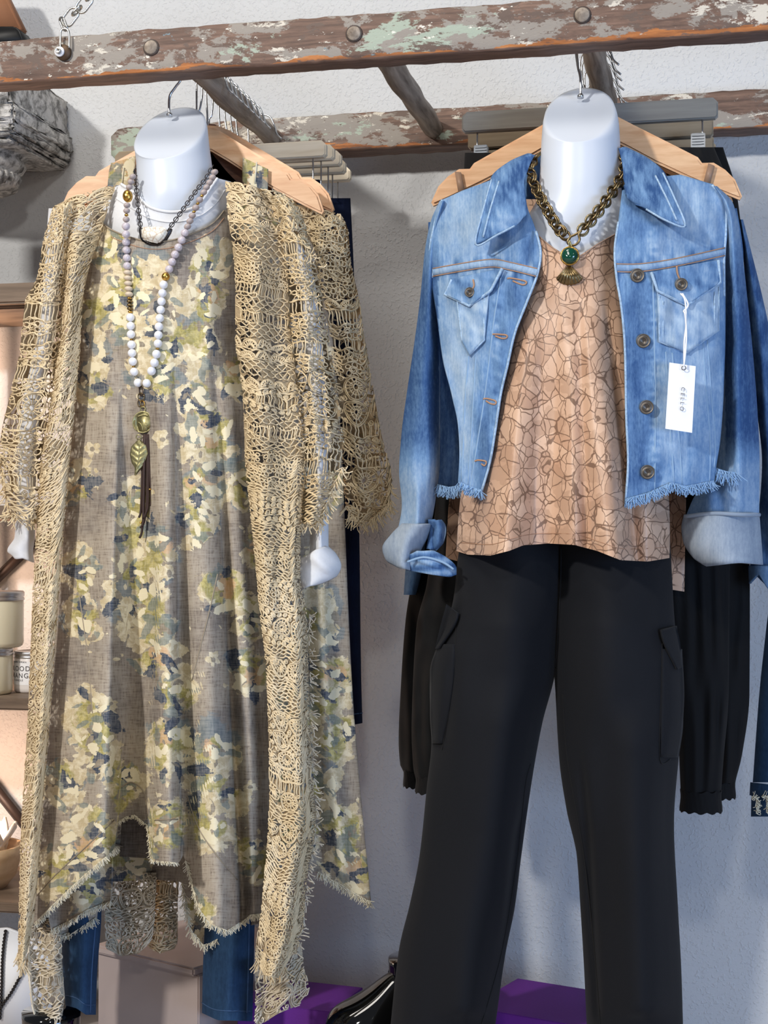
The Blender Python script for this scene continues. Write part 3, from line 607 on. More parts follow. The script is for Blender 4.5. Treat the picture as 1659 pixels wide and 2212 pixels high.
DPL = lambda x, y: 1.45 * pleats(x, y, DN, 760, 1800, 330, .70)
DF = DF[8:]
o, DP, DB = shell('dress_body', dl, dr, dtop, dhem, YD, hdD, 150, 430, MAT['linen'], dress, 0.62, DF, .003, 160, 3, fl, bbot=[(74, 2000), (130, 2010), (230, 1905), (330, 1900), (392, 1905), (410, 2010), (440, 2045), (500, 2010), (578, 1990)], btop=[(198, 440), (300, 470), (400, 470), (504, 436)], pl=DPL)
DY = pY(DP)
fray('frayed_hem', [(74, 1996), (112, 1958), (170, 1902), (252, 1832)], DY, MAT['thread'], dress, 380, (6, 15), .3, .00045, seed=1, ang=1.25)
fray('frayed_hem', [(256, 1777), (272, 1766), (290, 1762), (318, 1784), (326, 1860), (386, 1866)], DY, MAT['thread'], dress, 280, (4, 10), .4, .00045, seed=2)
fray('frayed_hem', [(400, 1860), (408, 1880), (428, 1960), (450, 1996), (490, 2012), (532, 1986), (540, 1978), (580, 1974)], DY, MAT['thread'], dress, 460, (6, 16), .35, .00045, seed=4)
tube('neck_binding', onpanel(DP, dtop[1:-1], .001), .0012, MAT['seam'], dress, 6)
tube('neck_stitching', onpanel(DP, [(x, y + 16) for x, y in dtop[2:-1]], .0005), .0006, MAT['stitch'], dress, 5)
for nm, pts in (('hem_seam', [(80, 1935), (120, 1890), (180, 1835), (246, 1772)]), ('hem_seam', [(262, 1700), (285, 1690), (312, 1712), (320, 1760)]), ('hem_seam', [(335, 1772), (360, 1770), (384, 1770)]),
                ('hem_seam', [(405, 1720), (430, 1790), (470, 1850), (512, 1900)]), ('pocket_seam', [(172, 1290), (190, 1420), (200, 1540)]), ('pocket_seam', [(470, 1240), (450, 1330), (415, 1470)]), ('hem_seam', [(545, 1915), (578, 1912)])):
    tube(nm, onpanel(DP, pts, .0002), .0010, MAT['seam'], dress, 6)
# left side drape whose reverse shows under the hem
sd = Panel([(95, 1800), (100, 1950), (112, 2020)], [(245, 1800), (243, 1900), (240, 1950)], [(95, 1900), (245, 1826)], [(106, 2012), (150, 1990), (190, 1965), (240, 1946)], lambda x, y, u, v: 2.055 + .012 * np.sin(u * 9) - .01 * u)
sheet('side_drape', [sd], 50, 40, MAT['linen'], dress, 0.0008, fl)
fray('frayed_hem', [(110, 2010), (150, 1990), (190, 1966), (240, 1947)], pY(sd), MAT['thread'], dress, 200, (7, 16), .35, seed=6)
sd2 = Panel([(125, 1930), (128, 2030)], [(215, 1930), (208, 2000)], 1930, [(128, 2022), (160, 2015), (205, 1985)], lambda x, y, u, v: 2.10 + .008 * np.sin(u * 7))
sheet('side_drape', [sd2], 30, 20, MAT['linen'], dress, 0.0008, fl)
fray('frayed_hem', [(128, 2022), (160, 2014), (206, 1984)], pY(sd2), MAT['thread'], dress, 130, (8, 20), .4, seed=7)
tube('back_hem_seam', onpanel(DB, [(244, 1822), (280, 1830), (330, 1820)], .003), .0015, MAT['seam'], dress, 6)
fray('frayed_hem', [(392, 1905), (410, 2010), (440, 2045), (470, 2030)], lambda x, y: DY(x, y) * 0 + 2.10, MAT['thread'], dress, 160, (9, 20), .4, seed=8)

# ------------------------------------------------------------------ crochet: real threads laid on a cloth panel
def crochet(Wd, H, kinds, seed, s=1.0):
    """thread polylines in local pixels (x 0..Wd, y 0..H)"""
    r = np.random.default_rng(seed); out = []; y = 0.0
    J = lambda n, k: r.normal(0, k, n)
    def rose(cx, cy, R):
        t = np.linspace(0, 4 * math.pi, 22); q = np.linspace(R * .15, R * .6, 22); out.append(np.stack([cx + q * np.cos(t), cy + q * np.sin(t)], 1))
        n = r.integers(5, 8); ph = r.uniform(0, 6)
        for k in range(n):
            a = ph + k * 6.283 / n; t = np.linspace(0, 2 * math.pi, 9); ex = R * .38; ey = R * .26
            X = R * .78 + ex * np.cos(t); Y = ey * np.sin(t) * 1.25; out.append(np.stack([cx + X * math.cos(a) - Y * math.sin(a), cy + X * math.sin(a) + Y * math.cos(a)], 1))
    k = 0
    while y < H:
        kd = kinds[k % len(kinds)] if isinstance(kinds, list) else kinds(y / H, r); k += 1
        if kd == 'net':
            h = 14 * s * 3; sp = 8.5 * s; n = int(Wd / sp) + 2
            yy = np.arange(0, h + .1, 4.7 * s); 
            for i in range(n):
                tri = np.where((np.arange(len(yy)) // 2 + i) % 2, .42, -.42) * sp; out.append(np.stack([i * sp + tri + J(len(yy), .6), y + yy + J(len(yy), .5)], 1))
            y += h
        elif kd == 'bars':
            h = r.uniform(16, 26) * s; sp = 6.5 * s
            for i in range(int(Wd / sp) + 1):
                x = i * sp + r.normal(0, 1.2); d = r.normal(0, 2.5); out.append(np.stack([x + np.array([0, 1.5, -1.5, 0]) * r.uniform(.4, 1.2) + np.linspace(0, d, 4), y + np.linspace(-3, h + 3, 4)], 1))
            for yy in (y, y + h):
                x = np.arange(-4, Wd + 4, 5.0); out.append(np.stack([x, yy + 1.6 * np.sin(x / 4 + r.uniform(0, 6)) + J(len(x), .5)], 1))
            y += h
        elif kd == 'wave':
            h = r.uniform(20, 34) * s; ph = r.uniform(0, 6)
            for yy in np.arange(0, h, 3.9 * s):
                x = np.arange(-4, Wd + 4, 3.6); out.append(np.stack([x + J(len(x), .3), y + yy + 2.2 * np.sin(x / (4.2 * s) + ph + yy) + 3.0 * np.sin(x / (15 * s) + ph * 2) + J(len(x), .5)], 1))
            y += h
        elif kd == 'rose':
            h = 27 * s; sp = 25 * s; o_ = r.uniform(-10, 0)
            for i in range(int(Wd / sp) + 2): rose(o_ + i * sp + r.normal(0, 1.5), y + h / 2 + r.normal(0, 1.5), 12.5 * s * r.uniform(.85, 1.1))
            x = np.arange(-4, Wd + 4, 5.0); 
            for yy in (0, h): out.append(np.stack([x, y + yy + 2 * np.sin(x / 5)], 1))
            y += h
        elif kd == 'fan':
            R = 19 * s; sp = 30 * s; o_ = r.uniform(-15, 0)
            for i in range(int(Wd / sp) + 2):
                cx = o_ + i * sp
                for q in (1.0, .86, .5, .38): t = np.linspace(math.pi, 2 * math.pi, 10); out.append(np.stack([cx + R * q * np.cos(t) * .8, y + R + R * q * np.sin(t)], 1))
                for t in np.linspace(math.pi * 1.06, math.pi * 1.94, 8): out.append(np.stack([cx + R * np.array([.38, .62, .9]) * math.cos(t) * .8, y + R + R * np.array([.38, .62, .9]) * math.sin(t)], 1))
            x = np.arange(-4, Wd + 4, 5.0); out.append(np.stack([x, y + R + 1.5 * np.sin(x / 4)], 1)); out.append(np.stack([x, y + R + 3.6 + 1.5 * np.sin(x / 4 + 2)], 1))
            y += R + 5
        elif kd == 'bobble':
            h = 14 * s; sp = 14 * s; o_ = r.uniform(-8, 0)
            for i in range(int(Wd / sp) + 2):
                t = np.linspace(0, 5 * math.pi, 20); q = np.linspace(.8, 6.0 * s, 20); out.append(np.stack([o_ + i * sp + q * np.cos(t), y + h / 2 + q * np.sin(t)], 1))
            x = np.arange(-4, Wd + 4, 4.5); out.append(np.stack([x, y + 1.3 * np.sin(x / 3.5)], 1)); y += h
        elif kd == 'wheel':
            R = 22 * s; sp = 46 * s; o_ = r.uniform(-15, 5)
            for i in range(int(Wd / sp) + 2):
                cx = o_ + i * sp
                for q in (1.0, .88, .55, .22): t = np.linspace(0, 2 * math.pi, 18); out.append(np.stack([cx + R * q * np.cos(t), y + R + R * q * np.sin(t) + J(18, .4)], 1))
                for t in np.arange(14) * 6.283 / 14: out.append(np.stack([cx + R * np.array([.22, .55, .9]) * math.cos(t), y + R + R * np.array([.22, .55, .9]) * math.sin(t)], 1))
                for qx in (-1, 1):
                    for qy in (0.1, 1.9): t = np.linspace(0, 3 * math.pi, 10); q = np.linspace(.5, 6 * s, 10); out.append(np.stack([cx + sp / 2 * 1.0 + q * np.cos(t), y + R * qy + q * np.sin(t)], 1))
            y += 2 * R
    return out
def lay(name, panel, kinds, seed, mat, parent, rad=0.00105, s=1.0, bias=0.0, off=0.002, nrm=0.0035, dw=.0022):
    py = np.linspace(0, 1, 30); h = 0.5 * np.ones(30)
    x0, y0 = panel.px(np.zeros(30), py); x1, _ = panel.px(np.ones(30), py); _, yt = panel.px(h, py)
    Wd = float(np.mean(x1 - x0)); H = float(yt[-1] - yt[0]); r = np.random.default_rng(seed); L = []
    for p in crochet(Wd, H, kinds, seed, s):
        a_, b_ = p[:, 0].copy(), p[:, 1].copy(); p[:, 0] += 1.6 * wob(a_, b_, 60, seed) + .7 * wob(a_, b_, 21, seed + 1); p[:, 1] += 4.5 * wob(a_, b_, 90, seed + 2) + 1.0 * wob(a_, b_, 26, seed + 3)
        u, v = p[:, 0] / Wd, p[:, 1] / H
        ok = (u > -0.015) & (u < 1.015) & (v > -.005) & (v < 1.005)
        if ok.sum() < 2: continue
        # keep the longest run inside the cloth
        idx = np.flatnonzero(ok); runs = np.split(idx, np.flatnonzero(np.diff(idx) > 1) + 1); idx = max(runs, key=len)
        if len(idx) < 2: continue
        L.append(panel.pos(np.clip(u[idx], 0, 1), np.clip(v[idx], 0, 1), off + r.uniform(0, nrm) + dw * wob(p[idx, 0], p[idx, 1], 24, seed + 5)))
    V, q = tubes(L, rad, 4); o = mesh_np(name, V, [q], mat); o['kind'] = 'stuff'
    return keep(o, parent)
def tassels(name, pts, Yv, mat, parent, n, ln, seed, rad=0.0009, spread=.6, ang=math.pi/2): return fray(name, pts, lambda x, y: np.full_like(x, Yv), mat, parent, n, ln, spread, rad, seed, ang)

card = thing('crochet_cardigan', 'long beige crochet lace cardigan open over the floral dress', 'cardigan', tuple(P(330, 450, 2.03)))
def rndk(ks): return lambda t, r: ks[min(int(t * len(ks)), len(ks) - 1)][r.integers(0, len(ks[min(int(t * len(ks)), len(ks) - 1)]))]
body_k = rndk([['fan', 'fan', 'net'], ['net', 'rose', 'bars'], ['net', 'fan', 'rose'], ['net', 'bobble', 'bars'], ['rose', 'bobble', 'wave'], ['wave', 'bars', 'bobble', 'rose'], ['wheel', 'rose', 'bobble'], ['wave', 'wheel', 'bobble'], ['wheel', 'rose', 'bars'], ['wheel', 'wave', 'bars'], ['rose', 'bobble', 'wave'], ['wheel', 'rose']])
slv_k = rndk([['fan', 'rose'], ['rose', 'bars', 'rose'], ['rose', 'bars', 'fan'], ['bars', 'rose', 'bobble'], ['rose', 'bars', 'wheel'], ['rose', 'bars', 'bobble', 'rose'], ['wheel', 'bars', 'rose'], ['rose', 'wave', 'bobble']])
Lp = Panel([(118, 440), (126, 500), (136, 600), (132, 700), (118, 800), (104, 900), (88, 1000), (78, 1150), (70, 1300), (62, 1500), (54, 1650), (45, 1800), (40, 2000), (38, 2090)],
           [(252, 395), (224, 480), (198, 560), (180, 640), (172, 760), (164, 860), (150, 1000), (140, 1120), (126, 1300), (112, 1500), (100, 1650), (90, 1800), (76, 1960), (60, 2090)],
           [(118, 445), (160, 424), (250, 398)], [(38, 2075), (50, 2080), (60, 2050), (70, 1998)], lambda x, y, u, v: 2.052 - .052 * np.sin(math.pi * np.clip(.15 + u * .7, 0, 1)) * np.interp(y, [400, 560], [.55, 1]) + .006 * np.sin(u * 7 + y * .004) - np.interp(y, [400, 700, 2100], [0, .012, .02]))
sheet('front_panel', [Lp], 30, 160, MAT['lace_open'], card); lay('crochet_stitches', Lp, body_k, 11, MAT['yarn'], card, .00098, .92, nrm=.0016, dw=.001)
Rp = Panel([(486, 388), (494, 480), (508, 600), (508, 720), (524, 850), (530, 1000), (540, 1100), (550, 1200), (562, 1330), (575, 1450), (582, 1700), (566, 1950), (552, 2060), (550, 2140)],
           [(600, 420), (622, 500), (622, 620), (630, 740), (646, 860), (660, 1000), (652, 1100), (648, 1250), (662, 1330), (668, 1500), (674, 1650), (682, 1780), (662, 1900), (655, 1990), (640, 2060), (600, 2140)],
           [(488, 392), (540, 398), (598, 424)], [(552, 2070), (570, 2105), (600, 2112), (630, 2060)], lambda x, y, u, v: 2.045 - .062 * np.sin(math.pi * np.clip(.22 + u * .7, 0, 1)) * np.interp(y, [390, 560], [.6, 1]) + .009 * np.sin(u * 8 + y * .003) - np.interp(y, [400, 700, 2100], [0, .012, .02]))
sheet('front_panel', [Rp], 30, 160, MAT['lace_open'], card); lay('crochet_stitches', Rp, body_k, 12, MAT['yarn'], card, .00098, .92, nrm=.0016, dw=.001)
Ls_l = [(116, 442), (94, 520), (80, 600), (55, 650), (42, 760), (20, 860), (4, 930), (-4, 1000), (8, 1060), (22, 1118)]; Ls_r = [(165, 430), (146, 600), (140, 700), (126, 850), (112, 950), (98, 1050), (92, 1125)]
Rs_l = [(560, 405), (600, 470), (612, 560), (620, 700), (640, 850), (652, 1000), (648, 1135)]; Rs_r = [(600, 412), (640, 440), (668, 520), (692, 620), (712, 740), (728, 850), (742, 960), (738, 1010), (716, 1070), (695, 1135)]
for nm, l_, r_, tp_, bt_, sd_ in (('sleeve', Ls_l, Ls_r, [(116, 446), (165, 432)], [(22, 1112), (60, 1124), (92, 1118)], 21), ('sleeve', Rs_l, Rs_r, [(562, 408), (600, 414)], [(650, 1130), (690, 1130)], 22)):
    fo = [([(90, 650), (60, 1100)], 12, -.014), ([(40, 700), (30, 1100)], 16, .012)] if sd_ == 21 else [([(655, 600), (690, 1050)], 14, .012), ([(676, 620), (705, 1050)], 8, -.012)]
    fp = Panel(l_, r_, tp_, bt_, shellY(2.04, .050, .7, fo, .004, 90, sd_)); bp = Panel(l_, r_, tp_, bt_, shellY(2.04, .045, .7, fo, .003, 90, sd_, True))
    sheet(nm, [bp], 24, 90, MAT['lace_open'], card); lay('crochet_stitches', fp, slv_k, sd_, MAT['yarn'], card, s=1.2)
tassels('frayed_edge', [(0, 985), (10, 1060), (22, 1115), (60, 1124), (92, 1118)], 2.02, MAT['yarn'], card, 90, (10, 32), 31, ang=1.8)
tassels('frayed_edge', [(640, 1130), (690, 1130), (715, 1070), (740, 1010)], 2.01, MAT['yarn'], card, 110, (10, 30), 32)
tassels('frayed_edge', [(668, 1320), (670, 1500), (676, 1650), (684, 1780), (664, 1900), (655, 1990), (640, 2060)], 2.035, MAT['yarn_pale'], card, 170, (8, 24), 33, ang=.6)
tassels('frayed_edge', [(38, 2060), (48, 2085), (62, 2060)], 2.03, MAT['yarn'], card, 60, (14, 34), 34, spread=.25)
tassels('frayed_edge', [(555, 2070), (580, 2105), (620, 2090)], 2.03, MAT['yarn'], card, 60, (14, 34), 35, spread=.4)
for yy in (520, 600, 690, 760, 850, 950): tassels('loose_threads', [(650, yy), (690, yy + 60)], 1.985, MAT['yarn'], card, 16, (8, 22), 40 + yy, spread=1.6)
# pale hanging lace ends of the same cardigan's back
b1 = Panel([(70, 1985), (60, 2060), (62, 2130), (78, 2230)], [(132, 1985), (134, 2060), (138, 2160), (128, 2230)], 1985, [(62, 2120), (80, 2230), (128, 2230)], lambda x, y, u, v: 2.10 + .014 * np.sin(u * 6))
sheet('back_panel_end', [b1], 24, 60, MAT['lace_pale'], card); lay('crochet_stitches', b1, ['wave', 'bars', 'net'], 51, MAT['yarn_pale'], card)
b2 = Panel([(548, 2060), (552, 2140), (548, 2230)], [(650, 1980), (655, 2080), (668, 2140), (650, 2165), (630, 2230)], [(550, 2080), (600, 2060), (650, 1990)], [(548, 2225), (600, 2190), (650, 2170)], lambda x, y, u, v: 2.075 + .016 * np.sin(u * 8))
sheet('back_panel_end', [b2], 24, 50, MAT['lace_pale'], card); lay('crochet_stitches', b2, ['net', 'wave', 'wheel'], 52, MAT['yarn_pale'], card, s=1.2)
b3 = Panel([(236, 1880), (226, 1960), (228, 2040), (240, 2070)], [(338, 1880), (335, 1960), (330, 2020), (300, 2070)], 1885, [(230, 2050), (260, 2066), (300, 2060), (330, 2030)], lambda x, y, u, v: 2.20 + .014 * np.sin(u * 5))
sheet('back_panel_end', [b3], 26, 50, MAT['lace_pale'], card); lay('crochet_stitches', b3, ['rose', 'wheel', 'wave'], 53, MAT['yarn_pale'], card, s=1.1)
b4 = Panel([(330, 1880), (328, 1960), (318, 2035), (330, 2060)], [(388, 1880), (384, 1960), (384, 2030), (372, 2060)], 1885, [(322, 2048), (345, 2060), (378, 2050)], lambda x, y, u, v: 2.22 - .02 * np.sin(u * 3.14))
sheet('back_panel_end', [b4], 24, 40, MAT['lace'], card); lay('crochet_stitches', b4, ['rose', 'bars', 'wave', 'wave'], 54, MAT['yarn'], card)

# ------------------------------------------------------------------ blue jeans under the dress, boots below
jn = thing('skinny_jeans', 'dark blue skinny jeans showing below the floral dress', 'jeans', tuple(P(340, 2000, 2.13)))
for l_, r_, bt_ in (([(130, 1900), (132, 2000), (136, 2100), (142, 2180)], [(222, 1900), (218, 2000), (210, 2100), (207, 2195)], [(142, 2172), (165, 2178), (185, 2192), (207, 2192)]),
                    ([(445, 1900), (442, 2000), (438, 2100), (436, 2200)], [(552, 1900), (550, 2000), (548, 2100), (545, 2212)], [(436, 2188), (470, 2204), (545, 2206)])):
    q, jp, _ = shell('leg', l_, r_, 1560, bt_, 2.14, .05, 24, 60, MAT['jeans'], jn, folds=[([(l_[0][0] + 60, 1950), (l_[0][0] + 50, 2180)], 14, .006)])
    tube('hem_stitching', onpanel(jp, [(x, y - 22) for x, y in bt_], .0006), .0008, MAT['jeans_seam'], jn, 5); tube('side_seam', onpanel(jp, [(r_[0][0] - 12, 1920), (r_[1][0] - 12, 2000), (r_[2][0] - 12, 2100), (r_[3][0] - 12, 2188)], .0008), .0011, MAT['jeans_seam'], jn, 5)
# ------------------------------------------------------------------ black cargo trousers
YC = 2.07
pants = thing('cargo_trousers', 'black wide-leg cargo trousers on the front form under the tan top', 'trousers', tuple(P(1220, 1180, YC)))
pl_l = [(1008, 1120), (990, 1200), (980, 1290), (962, 1360), (936, 1420), (928, 1490), (932, 1600), (922, 1700), (906, 1850), (886, 1950), (862, 2050), (842, 2230)]
pl_r = [(1215, 1120), (1212, 1300), (1205, 1420), (1196, 1470), (1172, 1560), (1150, 1680), (1126, 1850), (1112, 1960), (1092, 2060), (1068, 2230)]
pr_l = [(1205, 1120), (1200, 1300), (1196, 1420), (1200, 1500), (1208, 1640), (1224, 1750), (1246, 1850), (1253, 1950), (1262, 2100), (1268, 2230)]
pr_r = [(1445, 1120), (1452, 1250), (1458, 1350), (1474, 1450), (1476, 1560), (1466, 1640), (1456, 1780), (1464, 1950), (1472, 2100), (1476, 2230)]
hdp = lambda y: np.interp(y, [1100, 1220, 1350, 1800, 2230], [.060, .066, .085, .07, .075])
o, PL, _ = shell('leg', pl_l, pl_r, 1130, 2225, YC, hdp, 60, 120, MAT['black'], pants, .7, [([(1090, 1450), (1060, 1800), (1010, 2200)], 50, .016), ([(1165, 1640), (1120, 1800), (1075, 2200)], 9, -.010), ([(985, 1400), (960, 1600)], 12, -.006)], .004, 200, 61)
o, PR, _ = shell('leg', pr_l, pr_r, 1130, 2225, YC, hdp, 60, 120, MAT['black'], pants, .7, [([(1370, 1500), (1385, 1800), (1390, 2200)], 50, .018), ([(1250, 1600), (1270, 1800), (1290, 2200)], 9, -.010), ([(1300, 1500), (1310, 2000)], 30, -.006)], .004, 200, 62)
tube('fly_seam', onpanel(PR, [(1212, 1180), (1211, 1260), (1206, 1360), (1200, 1440)], .0015), .0014, MAT['black2'], pants, 6)
for p, pts in ((PL, [(1146, 1650), (1134, 1700), (1118, 1850), (1085, 2050), (1040, 2212)]), (PR, [(1216, 1500), (1224, 1620), (1240, 1720), (1262, 1850), (1285, 2060), (1297, 2212)]), (PL, [(985, 1345), (982, 1440), (970, 1540), (955, 1620)]), (PR, [(1430, 1390), (1428, 1500), (1425, 1640), (1448, 1640)])):
    tube('seam', onpanel(p, pts, .0003), .0009, MAT['black2'], pants, 6)
for p, l_, r_, tp_, bt_ in ((PL, [(966, 1300), (952, 1350), (940, 1402)], [(992, 1312), (988, 1335), (948, 1402)], [(965, 1305), (992, 1326)], [(941, 1402), (948, 1400)]), (PR, [(1426, 1352), (1430, 1375), (1462, 1446)], [(1460, 1350), (1470, 1400), (1470, 1446)], [(1426, 1360), (1460, 1352)], [(1462, 1446), (1471, 1442)])):
    yf = pY(p); fp = Panel(l_, r_, tp_, bt_, lambda x, y, u, v, yf=yf: yf(x, y) - .010 - .004 * v); sheet('pocket_flap', [fp], 12, 16, MAT['black'], pants, .003)
for p, l_, r_, tp_, bt_ in ((PL, [(948, 1390), (930, 1450), (930, 1540), (934, 1600)], [(984, 1345), (982, 1440), (970, 1540), (955, 1612)], 1392, 1606), (PR, [(1430, 1400), (1428, 1500), (1426, 1640)], [(1472, 1400), (1477, 1500), (1473, 1570), (1462, 1640)], 1402, 1636)):
    yf = pY(p); fp = Panel(l_, r_, tp_, bt_, lambda x, y, u, v, yf=yf: np.minimum(yf(x, y), 2.06) - .006 * np.sin(math.pi * u) ** .5); sheet('cargo_pocket', [fp], 14, 24, MAT['black'], pants, .002)

# ------------------------------------------------------------------ tan printed tops
top = thing('printed_top', 'tan V-neck top with brown leaf-vein print under the open denim jacket', 'top', tuple(P(1240, 560, YC)))
tl = [(1125, 470), (1100, 560), (1075, 700), (1035, 850), (1005, 1000), (992, 1100), (985, 1195)]
tr = [(1362, 480), (1372, 560), (1390, 700), (1415, 850), (1436, 1000), (1446, 1100), (1448, 1210)]
thd = lambda y: np.interp(y, [480, 560, 700, 1050, 1200], [.070, .078, .090, .112, .122])
TF = [([(1230, 650), (1190, 800), (1120, 1000), (1075, 1196)], 34, 0.0240), ([(1150, 800), (1100, 1000), (1040, 1196)], 16, 0.0090), ([(1210, 720), (1205, 900), (1190, 1178)], 30, -0.0240), ([(1290, 750), (1300, 950), (1330, 1206)], 34, 0.0210), ([(1250, 760), (1250, 950), (1246, 1176)], 22, 0.0120), ([(1380, 900), (1400, 1210)], 24, 0.0150), ([(1360, 800), (1365, 1205)], 12, -0.0150)]
TN = [(985, 0), (1015, .004), (1050, .026), (1085, .030), (1120, .012), (1150, -.016), (1188, -.024), (1220, -.004), (1244, .004), (1268, -.006), (1296, .022), (1330, .034), (1356, .020), (1372, -.008), (1392, .004), (1420, .014), (1448, 0)]
TPL = lambda x, y: 1.4 * pleats(x, y, TN, 620, 1190, 1220, .55)
TF = []
o, TPn, _ = shell('top_body', tl, tr, [(1126, 478), (1145, 492), (1185, 528), (1238, 560), (1290, 528), (1340, 500), (1362, 484)],
     [(985, 1190), (1010, 1198), (1060, 1200), (1100, 1190), (1130, 1178), (1185, 1174), (1240, 1177), (1290, 1190), (1340, 1210), (1400, 1213), (1448, 1205)], YC, thd, 100, 160, MAT['tan'], top, .65, TF, .003, 120, 71, btop=460, pl=TPL)
tube('hem_stitching', onpanel(TPn, [(995, 1172), (1060, 1176), (1105, 1164), (1150, 1154), (1240, 1154), (1300, 1172), (1350, 1186), (1440, 1182)], .0003), .0005, MAT['stitch'], top, 5)
tube('neckline_edge', onpanel(TPn, [(1145, 492), (1185, 528), (1238, 560), (1290, 528), (1340, 500)], .0004), .0009, MAT['tan'], top, 6)

# ------------------------------------------------------------------ denim jacket
jk = thing('denim_jacket', 'light-wash cropped denim jacket with frayed hem on the front form', 'jacket', tuple(P(1255, 420, 2.04)))
def JY(x, y): return 2.085 - np.interp(y, [380, 480, 650, 1080], [.055, .09, .112, .122]) * np.sqrt(np.clip(1 - ((np.asarray(x, float) - 1255) / 345) ** 2, .02, 1)) + .0025 * wob(np.asarray(x, float), np.asarray(y, float) * .6, 70, 81)
def fade(x, y):
    b = np.full_like(x, .48)
    g = lambda cx, cy, sx, sy, a: a * np.exp(-((x - cx) / sx) ** 2 - ((y - cy) / sy) ** 2)
    b += g(1010, 490, 60, 60, .25) + g(1500, 460, 60, 60, .22) + g(1410, 540, 60, 30, .15) + g(985, 760, 40, 130, .22) + g(1010, 950, 25, 160, .2) + g(1500, 830, 50, 160, .20) + g(1440, 950, 30, 120, .22)
    b -= g(1120, 640, 40, 50, .25) + g(1090, 780, 28, 80, .18) + g(1045, 960, 22, 120, .34) + g(1375, 800, 28, 300, .32) + g(1020, 625, 50, 30, .12) + g(1480, 600, 60, 35, .15) + g(1365, 440, 30, 60, .15) + g(1400, 1030, 70, 40, .2)
    ysm = np.interp(x, [935, 1060, 1160, 1332, 1440, 1566], [590, 572, 590, 580, 572, 546]); b += .30 * wob(x, y * .25, 16, 12) * np.exp(-((y - ysm) / 26) ** 2) + .16 * wob(x * .5, y, 22, 13) * np.exp(-((x - 1075) / 14) ** 2) + .16 * wob(x * .5, y, 22, 14) * np.exp(-((x - 1412) / 14) ** 2) + .05 * wob(x, y, 90, 15)
    sl = (x < 948) | (x > 1567)
    s = np.interp(y, [430, 520, 620, 760, 940, 1010, 1100], [.55, .42, .12, .04, .06, .55, .68]) + .14 * np.exp(-((x - 905) / 14) ** 2) * np.exp(-((y - 800) / 150) ** 2)
    b = np.where(sl, s, b)
    return {'fade': np.stack([np.clip(b, 0, 1)] * 4, 1)}
def flat(v): return lambda x, y: {'fade': np.full((len(x), 4), v)}
bk = Panel([(926, 540), (940, 700), (945, 850), (945, 1062)], [(1578, 540), (1582, 800), (1592, 1046)], 480, [(945, 1050), (1000, 1062), (1540, 1030), (1592, 1030)], lambda x, y, u, v: 2.085 + .05 * np.sin(math.pi * u) ** .6)
sheet('back_panel', [bk], 60, 50, MAT['denim'], jk, .0015, flat(.10))
sheet('back_collar', [Panel([(1140, 320), (1135, 420)], [(1352, 315), (1358, 420)], 335, 430, lambda x, y, u, v: 2.10 + .045 * np.sin(math.pi * u) ** .5)], 30, 10, MAT['denim'], jk, .003, flat(.2))  # dark denim tone stands in for the shadow behind the neck
fl_l = [(955, 428), (938, 480), (926, 540), (932, 600), (944, 680), (958, 780), (978, 860), (990, 920), (993, 980), (990, 1050)]
fl_r = [(1118, 345), (1140, 450), (1158, 500), (1168, 545), (1160, 595), (1135, 660), (1112, 720), (1096, 790), (1082, 850), (1070, 930), (1058, 1000), (1040, 1064)]
LPn = Panel(fl_l, fl_r, [(955, 432), (1000, 412), (1060, 390), (1120, 372)], [(990, 1042), (1040, 1062)], lambda x, y, u, v: JY(x, y) - .010 * np.exp(-((x - 1160) / 22) ** 2) * np.exp(-((y - 545) / 45) ** 2) * -1.6)
fr_l = [(1345, 400), (1336, 480), (1328, 540), (1332, 600), (1342, 660), (1350, 750), (1353, 900), (1357, 1000), (1350, 1086)]
fr_r = [(1538, 396), (1566, 430), (1572, 480), (1566, 560), (1566, 700), (1562, 850), (1555, 950), (1546, 1010), (1541, 1050)]
RPn = Panel(fr_l, fr_r, [(1345, 412), (1400, 385), (1470, 378), (1538, 398)], [(1350, 1082), (1400, 1066), (1450, 1044), (1482, 1052), (1541, 1040)], lambda x, y, u, v: JY(x, y))
sheet('front_panel', [LPn], 60, 140, MAT['denim'], jk, .002, fade); sheet('front_panel', [RPn], 60, 140, MAT['denim'], jk, .002, fade)
sll = [(952, 428), (930, 480), (918, 540), (908, 640), (895, 740), (880, 840), (867, 940), (862, 1020), (868, 1090), (856, 1160)]; slr = [(965, 428), (948, 520), (946, 600), (947, 700), (951, 800), (951, 900), (950, 1000), (941, 1080), (925, 1165)]
srl = [(1538, 398), (1566, 480), (1562, 600), (1566, 750), (1562, 850), (1552, 950), (1530, 1020), (1496, 1080), (1480, 1118)]; srr = [(1545, 398), (1584, 440), (1600, 520), (1614, 640), (1628, 780), (1637, 900), (1641, 1000), (1640, 1118)]
shell('sleeve', sll, slr, 434, 1165, 2.085, .042, 30, 90, MAT['denim'], jk, .7, [([(905, 1020), (900, 1160)], 10, .008), ([(930, 800), (925, 1100)], 12, .006)], .004, 70, 83, fade)
shell('sleeve', srl, srr, 402, 1118, 2.088, .046, 30, 90, MAT['denim'], jk, .7, [([(1590, 700), (1600, 1100)], 12, .006), ([(1540, 1000), (1560, 1110)], 14, -.008)], .004, 70, 84, fade)
shell('cuff', [(1480, 1110), (1474, 1140), (1478, 1170), (1500, 1205), (1524, 1224)], [(1638, 1108), (1642, 1160), (1646, 1222)], 1112, [(1480, 1176), (1500, 1205), (1526, 1222), (1600, 1216), (1646, 1220)], 2.085, .056, 30, 14, MAT['denim_in'], jk, .6, [([(1520, 1120), (1500, 1200)], 18, .004)], thick=.003)
